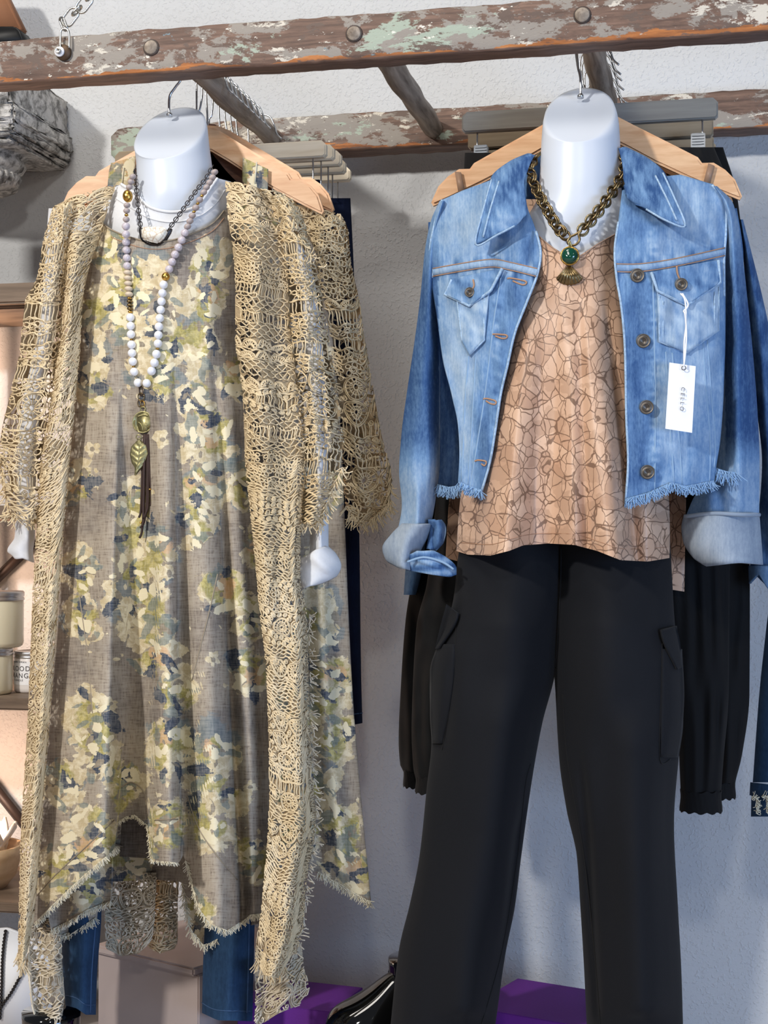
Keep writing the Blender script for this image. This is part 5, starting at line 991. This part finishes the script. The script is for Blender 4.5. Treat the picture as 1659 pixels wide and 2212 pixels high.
for k, (xr, yt, Y) in enumerate(((1552, 290, 2.33), (1556, 305, 2.38))): barhanger(('tan clip hanger third back above the denim jacket, almost hidden', 'tan clip hanger furthest back above the denim jacket, almost hidden')[k], xr - 10, yt, Y, .176, MAT['greytan'], 2, 'clip hangers above the denim jacket', clips=(-.14, .13))

# ------------------------------------------------------------------ garments hanging behind
d2 = thing('floral_dress', 'floral linen dress hanging behind, showing right of the crochet cardigan', 'dress', tuple(P(500, 420, 2.17)))
o, D2, _ = shell('dress_body', [(300, 430), (270, 900), (262, 1400), (256, 1880)], [(600, 430), (690, 560), (714, 690), (734, 900), (745, 1130), (752, 1300), (762, 1500), (778, 1700), (802, 1952)], 430, [(256, 1850), (560, 1870), (684, 1884), (740, 1915), (800, 1950)], 2.185, .03, 70, 260, MAT['linen'], d2, .6, [([(690, 1150), (700, 1500), (745, 1900)], 22, .018), ([(655, 1300), (672, 1600), (690, 1880)], 14, -.02), ([(720, 700), (735, 1100)], 12, .01), ([(640, 1300), (650, 1860)], 20, .012)], .003, 120, 4, fl2)
fray('frayed_hem', [(684, 1884), (740, 1915), (800, 1950)], pY(D2), MAT['thread'], d2, 200, (8, 20), .4, seed=101)
for l_, r_, tp_, bt_ in (([(246, 340), (236, 372), (232, 420)], [(293, 335), (292, 380), (292, 420)], [(246, 352), (293, 336)], [(232, 405), (292, 405)]), ([(525, 335), (524, 380), (526, 420)], [(580, 340), (579, 390), (578, 430)], [(525, 340), (580, 366)], [(526, 396), (578, 424)])):
    sp = Panel(l_, r_, tp_, bt_, lambda x, y, u, v: 2.148 - .004 * np.sin(u * 3.14)); sheet('strap', [sp], 16, 16, MAT['linen'], d2, .002, fl2)
    x0 = (l_[1][0] + r_[1][0]) / 2 + 3; tube('strap_seam', P(*np.array([(x0, tp_[0][1] + 10), (x0 - 4, bt_[0][1])], float).T, 2.142), .0012, MAT['thread'], d2, 5)
c2 = thing('crochet_cardigan', 'beige crochet cardigan hanging behind, its wide sleeve against the wall', 'cardigan', tuple(P(700, 460, 2.2)))
s_l = [(664, 462), (672, 560), (690, 700), (716, 860), (736, 980), (748, 1110)]; s_r = [(735, 460), (752, 500), (757, 560), (776, 650), (786, 720), (803, 820), (822, 930), (846, 1040), (838, 1090), (800, 1130)]
fp = Panel(s_l, s_r, 464, [(748, 1100), (770, 1128), (800, 1126), (838, 1085)], shellY(2.205, .032, .7, [([(740, 600), (790, 1100)], 14, .01), ([(715, 650), (770, 1100)], 10, -.01)], .004, 90, 4)); bp = Panel(s_l, s_r, 464, [(748, 1100), (770, 1128), (800, 1126), (838, 1085)], shellY(2.205, .03, .7, (), .003, 90, 4, True))
sheet('sleeve', [bp], 24, 90, MAT['lace_open'], c2); lay('crochet_stitches', fp, slv_k, 23, MAT['yarn'], c2, s=1.15)
tassels('frayed_edge', [(748, 1095), (770, 1124), (800, 1126), (838, 1090), (845, 1045)], 2.18, MAT['yarn'], c2, 120, (12, 34), 36)
yk = Panel([(560, 420), (575, 520)], [(735, 462), (740, 520)], [(565, 425), (735, 462)], [(575, 640), (735, 640)], lambda x, y, u, v: 2.195 + 0 * x); sheet('shoulder', [yk], 20, 20, MAT['lace_open'], c2); lay('crochet_stitches', yk, ['fan', 'net'], 24, MAT['yarn'], c2)
nv = thing('navy_jeans', 'navy jeans hanging behind the back crochet sleeve by the wall', 'jeans', tuple(P(700, 420, 2.345)))
o, NP, _ = shell('leg', [(600, 425), (650, 800), (722, 1130), (742, 1400), (752, 1562)], [(757, 428), (765, 600), (772, 900), (777, 1200), (780, 1450), (783, 1562)], 428, [(752, 1568), (783, 1562)], 2.35, .02, 20, 60, MAT['navy'], nv, .5); tube('hem_stitching', onpanel(NP, [(752, 1545), (783, 1540)], .0005), .0008, MAT['jeans_seam'], nv, 5); shell('waistband', [(590, 385), (592, 430)], [(690, 385), (700, 430)], 388, 430, 2.33, .012, 14, 6, MAT['navy'], nv)

nj = 0
for lab, Y, ll, lr, rl, rr, yl, yr, tpx in (
    ('black joggers in front of another pair behind the cargo trousers', 2.205, [(1004, 330), (985, 700), (940, 1100), (922, 1260), (900, 1350), (892, 1480), (889, 1580), (893, 1660), (898, 1682)], [(1250, 330), (1210, 800), (1120, 1250), (1040, 1500), (980, 1680)], [(1260, 330), (1300, 800), (1400, 1250), (1460, 1500), (1470, 1705)], [(1540, 312), (1572, 400), (1584, 560), (1590, 830), (1584, 1000), (1576, 1250), (1574, 1500), (1563, 1640), (1558, 1705)], 1682, 1712, 0),
    ('black joggers furthest back, one cuff showing beside the jacket', 2.262, [(1012, 345), (985, 700), (912, 1100), (892, 1240), (876, 1340), (866, 1480), (861, 1600), (864, 1650), (872, 1668)], [(1250, 330), (1210, 800), (1120, 1250), (1010, 1500), (925, 1668)], [(1262, 330), (1300, 800), (1420, 1250), (1480, 1500), (1530, 1690)], [(1562, 318), (1592, 420), (1606, 560), (1613, 830), (1618, 1100), (1620, 1300), (1619, 1500), (1603, 1630), (1588, 1690)], 1668, 1692, 1)):
    t = thing('black_joggers', lab, 'trousers', tuple(P(1260, 340, Y)), 'black joggers behind the cargo trousers')
    for l_, r_, yb_ in ((ll, lr, yl), (rl, rr, yr)):
        shell('leg', l_, r_, 330 if l_ is ll else 318, yb_, Y, .022, 36, 90, MAT['black2'], t, .5, [([((l_[-1][0] + r_[-1][0]) / 2 + e, yb_ - 260), ((l_[-1][0] + r_[-1][0]) / 2 + e * .6, yb_)], 10, .006) for e in (-60, -20, 25, 60)], .004, 50, int(yb_))
        xa, xb = float(edge(l_)(yb_)), float(edge(r_)(yb_)); n = 64; a = np.arange(n) * 2 * math.pi / n; hc = 46 if nj == 0 and l_ is rl else 36
        V = []
        for k in range(6):
            yy = yb_ - 6 + hc * k / 5 ; w_ = (xb - xa) / 2 * (1.0 - .03 * math.sin(k)); cpt = P((xa + xb) / 2, yy, Y); m = mpp(xa, yy, Y); rp = 1 + .035 * np.sin(a * 24 + k) 
            V.append(np.stack([cpt[0] + np.cos(a) * w_ * m * (1 + .02 * np.sin(a * 24)), Y - np.sin(a) * .024 * rp, cpt[2] + 0 * a + .0015 * np.sin(a * 11)], 1))
        i = np.arange(6 * n).reshape(6, n); nx = np.roll(i, -1, 1); keep(mesh_np('elastic_cuff', np.concatenate(V), [np.stack([i[:-1], nx[:-1], nx[1:], i[1:]], -1).reshape(-1, 4)], MAT['black2']), t)
    nj += 1
t2 = thing('printed_top', 'tan leaf-print top hanging behind the jacket, its side hems showing', 'top', tuple(P(1250, 430, 2.165)))
shell('top_body', [(1010, 420), (990, 900), (970, 1080), (962, 1215)], [(1510, 420), (1500, 700), (1484, 1000), (1478, 1285)], 430, [(962, 1205), (998, 1215), (1440, 1272), (1478, 1278)], 2.168, .008, 40, 60, MAT['tan'], t2, .5)
for (x, y, a) in ((990, 392, .5), (1532, 372, -.45)):
    m = [(x - 8, y - 22), (x + 6, y - 20), (x + 14, y + 20), (x, y + 24)] if x < 1200 else [(x - 2, y - 20), (x + 12, y - 14), (x + 2, y + 24), (x - 12, y + 20)]
    slab('hanger_loop', m, 2.128, .002, MAT['tan'], t2, .0005)
j2 = thing('denim_jacket', 'blue denim jacket hanging behind the front one, sleeve at the right edge', 'jacket', tuple(P(1400, 450, 2.19)))
s2l = [(1596, 470), (1606, 560), (1612, 640), (1622, 780), (1634, 880), (1646, 1000), (1636, 1130), (1618, 1232)]; s2r = [(1604, 470), (1622, 540), (1642, 620), (1668, 740), (1694, 900), (1706, 1060), (1710, 1290)]
shell('sleeve', s2l, s2r, 474, [(1618, 1228), (1660, 1270), (1710, 1275)], 2.235, .03, 24, 70, MAT['denim'], j2, .6, [([(1640, 700), (1670, 1200)], 10, .008)], .003, 60, 3, lambda x, y: {'fade': np.stack([np.clip(.14 + .12 * wob(x, y, 60, 4), 0, 1)] * 4, 1)})
shell('cuff', [(1618, 1212), (1620, 1262)], [(1712, 1212), (1712, 1300)], 1222, [(1619, 1262), (1640, 1240), (1660, 1276), (1712, 1284)], 2.225, .034, 20, 10, MAT['denim'], j2, .6, fields=flat(.42), thick=.003)
shell('sleeve', [(935, 700), (920, 850), (900, 1000), (878, 1200), (872, 1284)], [(960, 700), (945, 850), (935, 1000), (912, 1230), (898, 1286)], 700, 1285, 2.235, .02, 16, 50, MAT['denim'], j2, .6, fields=flat(.35))
sheet('back_panel', [Panel([(975, 450), (960, 700), (960, 980)], [(1590, 440), (1606, 560), (1600, 980)], 450, 985, lambda x, y, u, v: 2.205 - .004 * np.sin(u * 20) - .02 * np.sin(u * 3.14))], 40, 30, MAT['denim'], j2, .0015, flat(.2))
rj = thing('cuffed_jeans', 'dark washed jeans with frayed turned-up hem at the right edge', 'jeans', tuple(P(1690, 1300, 2.3)))
shell('leg', [(1690, 800), (1668, 1250), (1656, 1350), (1640, 1500), (1626, 1690)], [(1760, 800), (1762, 1300), (1750, 1690)], 800, 1690, 2.30, .03, 20, 50, MAT['jeans'], rj, .6); shell('cuff', [(1623, 1688), (1621, 1722)], [(1754, 1700), (1752, 1740)], [(1623, 1690), (1754, 1706)], [(1621, 1718), (1752, 1736)], 2.30, .035, 20, 6, MAT['jeans'], rj, .6, thick=.003)
shell('hem', [(1623, 1715), (1622, 1764)], [(1750, 1725), (1748, 1775)], 1716, 1764, 2.302, .03, 20, 6, MAT['jeans'], rj, .6)
for x in (1628, 1650): fray('frayed_edge', [(x - 6, 1722), (x + 6, 1724), (x + 5, 1760)], lambda q, y: np.full_like(q, 2.268), MAT['thread'], rj, 60, (6, 14), .8, seed=int(x), ang=.2)

# ------------------------------------------------------------------ boots and purple boards on the display floor
def Pz(px, py, z):
    d = F_ + ((px - IW / 2) / F) * R_ + ((IH / 2 - py) / F) * U_; return CAM + d * ((z - CAM[2]) / d[2])
def boot(label, heel, toe, group=None, shaft=.10, hs=1.0, z0=0.0):
    heel = np.array([heel[0], heel[1], z0]); toe = np.array([toe[0], toe[1], z0]); ax = (toe - heel) / np.linalg.norm(toe - heel); L = np.linalg.norm(toe - heel); sd_ = np.array([-ax[1], ax[0], 0])
    t = thing('ankle_boot', label, 'boot', tuple(heel + ax * L * .3), group)
    T = [0, .04, .12, .25, .38, .5, .62, .75, .87, .95, 1.0]; W_ = [.012, .026, .032, .034, .036, .040, .045, .046, .040, .028, .006]; H_ = [hs * q for q in (.045, .07, .085, .092, .092, .082, .066, .054, .046, .036, .018)]; W_ = [q * (.4 + .6 * hs) for q in W_]; n = 20; a = np.linspace(0, math.pi, n); V = []
    for k in range(len(T)):
        c = heel + ax * L * T[k]; V.append(np.concatenate([c + sd_ * (np.cos(a) * W_[k])[:, None] + np.array([0, 0, 1]) * (.012 + np.sin(a) ** .8 * (H_[k]))[:, None]]))
    i = np.arange(len(T) * n).reshape(len(T), n); nx = np.roll(i, -1, 1); q = np.stack([i[:-1], nx[:-1], nx[1:], i[1:]], -1).reshape(-1, 4); o = mesh_np('upper', np.concatenate(V), [q, [i[0]], [i[-1]]], MAT['patent']); mm = o.modifiers.new('sub', 'SUBSURF'); mm.levels = 1; mm.render_levels = 2; keep(o, t)
    c = heel + ax * L * .2; tube('shaft', [c + np.array([0, 0, z]) for z in np.linspace(.06 * hs, .08 * hs + shaft, 8)], np.linspace(.044, .047, 8) * (.2 + .8 * hs), MAT['patent'], t, 24)
    s_ = [heel + ax * L * u + sd_ * e * w_ for e, seq in ((1, zip(T, W_)), (-1, zip(T[::-1], W_[::-1]))) for u, w_ in seq]; bm = bmesh.new(); vs = [bm.verts.new(tuple(p_ + np.array([0, 0, .0]))) for p_ in s_]; fc = bm.faces.new(vs); r = bmesh.ops.extrude_face_region(bm, geom=[fc]); bmesh.ops.translate(bm, vec=(0, 0, .013), verts=[e for e in r['geom'] if isinstance(e, bmesh.types.BMVert)]); bm_obj('sole', bm, MAT['blackp'], t, False)
    g = heel + ax * L * .42; tube('elastic_gore', [g + sd_ * e * (.4 + .6 * hs) + np.array([0, 0, z * hs]) for e, z in ((-.034, .07), (-.02, .094), (0, .101), (.02, .094), (.034, .07))], .003, MAT['black'], t, 8, smoothn=4)
    return t
tq = Pz(700, 2262, 0.0); hq = P(960, 2100, 2.20); boot('glossy black patent ankle boot below the cargo trousers', (hq[0], hq[1]), (tq[0], tq[1] + .0), 'black boots on the display floor', .035)
hq = P(172, 2190, 2.21); boot('black ankle boot under the jeans leg beside the pale lace end', (hq[0] + .005, hq[1] - .045), (hq[0] - .05, hq[1] - .27), 'black boots on the display floor', .05, .9, -.1)
def board(label, bl, br, depth, th=.13, z0=-.1):
    a = Pz(*bl, z0 + th); b = Pz(*br, z0 + th); ax = (b - a) / np.linalg.norm(b - a); fw = np.array([ax[1], -ax[0], 0]); L = np.linalg.norm(b - a)
    c = (a + b) / 2 + fw * depth / 2; o = boxm('display_board', (c[0], c[1], z0 + th / 2), (L, depth, th), MAT['purple'], None, .001, Matrix.Rotation(math.atan2(ax[1], ax[0]), 3, 'Z')); return tag(o, label, 'board', 'purple boards on the display floor')
board('purple display board between the jeans and the patent boot', (590, 2112), (784, 2133), .13); board('purple display board under the black patent boot', (793, 2150), (965, 2166), .27, .0995); board('purple display board between the two trouser legs', (1118, 2113), (1400, 2158), .17)
board('low purple display board left of the trouser-leg board, mostly hidden', (1000, 2193), (1090, 2200), .06, .11)

# ------------------------------------------------------------------ shelf corner at the left
su = thing('wall_shelf', 'brown wooden wall shelves with dark struts at the left edge', 'shelf', tuple(P(0, 1500, 2.4)))
def sboard(yt, yb, Y0, Y1, xr, nm='board', mat='shelf'):
    a = P(-420, yt, Y0); b = P(xr, yt, Y0); c = P(0, yt, Y0)[2]; e = P(0, yb, Y0)[2]; return boxm(nm, ((a[0] + b[0]) / 2, (Y0 + Y1) / 2, (c + e) / 2), (b[0] - a[0], Y1 - Y0, c - e), MAT[mat], su, .003)
sboard(612, 656, 2.34, 2.565, 118); sboard(656, 668, 2.36, 2.565, 112); sboard(1092, 1122, 2.34, 2.565, 70); sboard(1508, 1534, 2.26, 2.565, 130); sboard(1950, 1972, 2.30, 2.565, 90)
for pts, Y in (([(-90, 1330), (75, 1170)], 2.55), ([(-60, 1640), (90, 1830)], 2.55), ([(-30, 1560), (-30, 700)], 2.5)): tube('strut', P(*np.array(pts, float).T, Y), .0095, MAT['black_metal'], su, 4)
zs = P(0, 1508, 2.26)[2]; m_ = mpp(0, 1500, 2.33)
def jar(label, px, Y, z0, r, h, mat, paper=None):
    x = P(px, 1480, Y)[0]; t = thing('candle_jar', label, 'candle', (x, Y, z0), 'candle jars on the lower shelf')
    lathe('glass', [(0, 0), (r * .9, 0), (r * .98, .003), (r, .008), (r, h * .82), (r * .97, h * .85)], (x, Y, z0), MAT[mat], t, 40)
    lathe('lid', [(r * .97, h * .83), (r * 1.02, h * .84), (r * 1.02, h * .88), (r * .985, h * .895), (r * 1.02, h * .91), (r * 1.02, h * .97), (r * .99, h), (r * .9, h), (r * .88, h * .985), (0, h * .985)], (x, Y, z0), MAT['lid'], t, 40)
    if paper:
        a = np.linspace(math.radians(paper[0]), math.radians(paper[1]), 16); V = np.concatenate([np.stack([x + np.cos(a) * r * 1.006, Y + np.sin(a) * r * 1.006, np.full(16, z0 + zz)], 1) for zz in (h * .2, h * .76)]); i = np.arange(15); o = mesh_np('paper_label', V, [np.stack([i, i + 1, i + 17, i + 16], 1)], MAT['paper']); keep(o, t)
    return t, x
hj = .076
jar('cream candle jar with silver lid at the left end of the lower shelf', -28, 2.32, zs, .041, hj, 'wax', (200, 280))
tj, xj = jar('white labelled candle jar beside the crochet panel on the lower shelf', 72, 2.37, zs, .032, .068, 'white_jar', (205, 335))
jar('cream candle jar stacked on top of the other jars', -16, 2.335, zs + hj, .050, .092, 'wax', (190, 262))
for body, dz, sz in (('BLOOD', .040, .0115), ('ORANGE', .0285, .0115), ('CANDLE', .021, .0045), ('LA BIRCHMAN', .051, .0042)):
    tx = text_mesh('lettering', body, sz, MAT['inkdark'], (0, 0, 0), (1, 0, 0), (0, 0, 1), 1.25)
    for v in tx.data.vertices:
        a = math.radians(246) + v.co.x / .0325; v.co = Vector((xj + math.cos(a) * (.0325 - v.co.y * .5), 2.37 + math.sin(a) * (.0325 - v.co.y * .5), zs + dz + v.co.z))
    keep(tx, tj)
zl = P(0, 1950, 2.30)[2]; xb_ = P(-50, 1900, 2.40)[0]
bw = lathe('wooden_bowl', [(0, 0), (.05, 0), (.066, .02), (.075, .055), (.077, .070), (.071, .070), (.066, .05), (.04, .02), (0, .016)], (xb_, 2.40, zl), MAT['bowl'], None, 40); tag(bw, 'pale turned wooden bowl at the left edge of the shelf', 'bowl')
fw_ = thing('ceramic_flower', 'white ceramic flower lying in the wooden bowl', 'ornament', (xb_, 2.40, zl + .03))
for k in range(6):
    a = k * 1.047 + .3; R2 = .062; u, v = np.meshgrid(np.linspace(-1, 1, 11), np.linspace(0, 1, 11)); wd = .034 * np.sin(np.clip(v * 2.7 + .25, 0, math.pi)) ** .8; rr = v * R2 + .004; hh = .075 * v ** 1.3 + .010 * u ** 2 * v
    X = rr * math.cos(a) - u * wd * math.sin(a); Yq = rr * math.sin(a) + u * wd * math.cos(a); V = np.stack([xb_ + X.ravel(), 2.40 + Yq.ravel(), zl + .022 + hh.ravel()], 1); i = (np.arange(10)[:, None] * 11 + np.arange(10)[None]).ravel(); o = mesh_np('petal', V, [np.stack([i, i + 1, i + 12, i + 11], 1)], MAT['petal']); q = o.modifiers.new('thickness', 'SOLIDIFY'); q.thickness = .005; keep(o, fw_)
# jewellery board with a black bead strand
jb = slab('jewellery_board', [(-60, 2010), (14, 2005), (100, 2040), (112, 2110), (60, 2240), (-60, 2240)], 2.33, .012, MAT['paper'], None, .002); tag(jb, 'white jewellery board leaning at the lower left corner', 'display board')
bs = thing('bead_strand', 'black bead strand draped over the white jewellery board', 'necklace', tuple(P(5, 2100, 2.32)))
for pts in ([(12, 2012), (8, 2040), (5, 2080), (4, 2120), (2, 2170), (0, 2200)], [(50, 2098), (38, 2120), (24, 2145), (12, 2162), (0, 2180)]):
    for (x, y) in resample(pts, 7.5, None):
        o = bpy.data.objects.new('bead', None); bpy.data.objects.remove(o)
        key = 'bb'
        if key not in ball: bm = bmesh.new(); bmesh.ops.create_uvsphere(bm, u_segments=12, v_segments=8, radius=.0030); me = bpy.data.meshes.new('bead'); bm.to_mesh(me); bm.free(); me.materials.append(MAT['bead_b']); ball[key] = me
        o = bpy.data.objects.new('bead', ball[key]); C.objects.link(o); o.location = Vector(P(x, y, 2.326)); keep(o, bs)
# carved stone capital on the wall
cp = thing('stone_capital', 'weathered grey carved stone capital on the wall at the upper left', 'architectural fragment', tuple(P(0, 300, 2.45)))
def sblock(x0, x1, yt, yb, Y0, Y1, nm='block', n=8):
    a = P(x0, yt, Y0); b = P(x1, yt, Y0); c = P(x1, yb, Y0); bm = bmesh.new(); bmesh.ops.create_cube(bm, size=1.0); bmesh.ops.scale(bm, vec=(b[0] - a[0], Y1 - Y0, a[2] - c[2]), verts=bm.verts); bmesh.ops.bevel(bm, geom=bm.edges[:], offset=.006, segments=2, affect='EDGES'); bmesh.ops.subdivide_edges(bm, edges=bm.edges[:], cuts=5, use_grid_fill=True)
    bmesh.ops.translate(bm, vec=((a[0] + b[0]) / 2, (Y0 + Y1) / 2, (a[2] + c[2]) / 2), verts=bm.verts); r = np.random.default_rng(int(yt + 999))
    for v in bm.verts: v.co += Vector(r.normal(0, .0018, 3))
    return bm_obj(nm, bm, MAT['stone'], cp)
sblock(-240, 22, 150, 232, 2.33, 2.565); sblock(-240, 30, 233, 262, 2.325, 2.565); sblock(-240, 28, 263, 285, 2.33, 2.565); sblock(-220, 24, 286, 300, 2.34, 2.565)
cxx = P(-70, 340, 2.44)[0]; zt_ = P(0, 296, 2.40)[2]
lathe('round_moulding', [(0, .0), (.095, 0), (.108, -.008), (.104, -.020), (.094, -.026), (.100, -.036), (.094, -.046), (.086, -.050)] + [(.09, -.056), (.086, -.074), (.072, -.080), (0, -.078)], (cxx, 2.44, zt_), MAT['stone'], cp, 48)
for k in range(40):
    a = k * 2 * math.pi / 40
    if math.sin(a) > .3: continue
    tube('carved_bead', [(cxx + math.cos(a) * .090, 2.44 + math.sin(a) * .090, zt_ - .054), (cxx + math.cos(a) * .092, 2.44 + math.sin(a) * .092, zt_ - .063), (cxx + math.cos(a) * .085, 2.44 + math.sin(a) * .085, zt_ - .075)], np.array([.003, .0055, .003]), MAT['stone'], cp, 6)
bb_ = thing('wall_ornament', 'brown tapering panel with black foot in the upper left corner', 'decoration', tuple(P(0, 60, 2.45)))
slab('panel', [(-120, -60), (-14, -60), (46, 62), (-120, 62)], 2.44, .03, MAT['terracotta'], bb_, .003); slab('foot', [(-120, 56), (30, 56), (40, 62), (52, 96), (-120, 96)], 2.43, .05, MAT['blackp'], bb_, .003)
# low painted plinth behind the dress
a = Pz(200, 2040, .075); b = Pz(418, 2092, .075); ax = (b - a) / np.linalg.norm(b - a); nb = np.array([-ax[1], ax[0], 0]); cpl = (a + b) / 2 + nb * .12
pl_ = thing('low_plinth', 'low greige painted plinth standing behind the dress hem', 'plinth', (cpl[0], cpl[1], -.1)); Lp_ = np.linalg.norm(b - a); rot = Matrix.Rotation(math.atan2(ax[1], ax[0]), 3, 'Z')
boxm('body', (cpl[0] + nb[0] * .006, cpl[1] + nb[1] * .006, -.019), (Lp_, .23, .162), MAT['plinth'], pl_, .002, rot); boxm('cap', (cpl[0], cpl[1], .0685), (Lp_, .24, .013), MAT['plinth'], pl_, .003, rot)
# lamps of the left shelves
for (px, py, Y, e) in ((-120, 800, 2.40, 2.2), (-120, 1260, 2.36, 2.2), (-100, 1700, 2.40, 2.0)):
    l = bpy.data.lights.new('shelf_lamp', 'POINT'); l.energy = e; l.color = (1.0, .66, .46); l.shadow_soft_size = .03; o = bpy.data.objects.new('shelf_lamp', l); C.objects.link(o); o.location = Vector(P(px, py, Y))

# ------------------------------------------------------------------ sub-parts: stitching, edges and fittings go under the part they sit on
def pair(root, child, part):
    cs = [o for o in root.children if o.name.split('.')[0] == child]; ps = [o for o in root.children if o.name.split('.')[0] == part]
    for k, c_ in enumerate(cs):
        p_ = ps[min(k * len(ps) // max(len(cs), 1), len(ps) - 1)]
        c_.parent = p_; c_.matrix_parent_inverse = Matrix.Identity(4)
pair(jk, 'flap_edge', 'pocket_flap'); pair(jk, 'pocket_stitching', 'pocket'); pair(jk, 'collar_stitching', 'collar'); pair(jk, 'yoke_stitching', 'yoke_seam'); pair(jk, 'cuff_fold', 'cuff'); pair(jk, 'cuff_edge', 'cuff'); pair(jk, 'flap_buttonhole', 'pocket_flap'); pair(jk, 'buttonhole', 'front_panel')
pair(tg, 'lettering', 'card'); pair(tg, 'eyelet', 'card'); pair(n3, 'coin_relief', 'coin'); pair(n3, 'leaf_vein', 'leaf_charm'); pair(nk, 'green_cabochon', 'stone_setting'); pair(tj, 'lettering', 'paper_label'); pair(tee, 'neck_seam', 'neck_rib'); pair(lad, 'tenon_groove', 'rung_tenon')
for o in [o for o in bpy.data.objects if o.name.split('.')[0] == 'clip_hanger']: pair(o, 'clip_rib', 'clip'); pair(o, 'clip_tooth', 'clip')
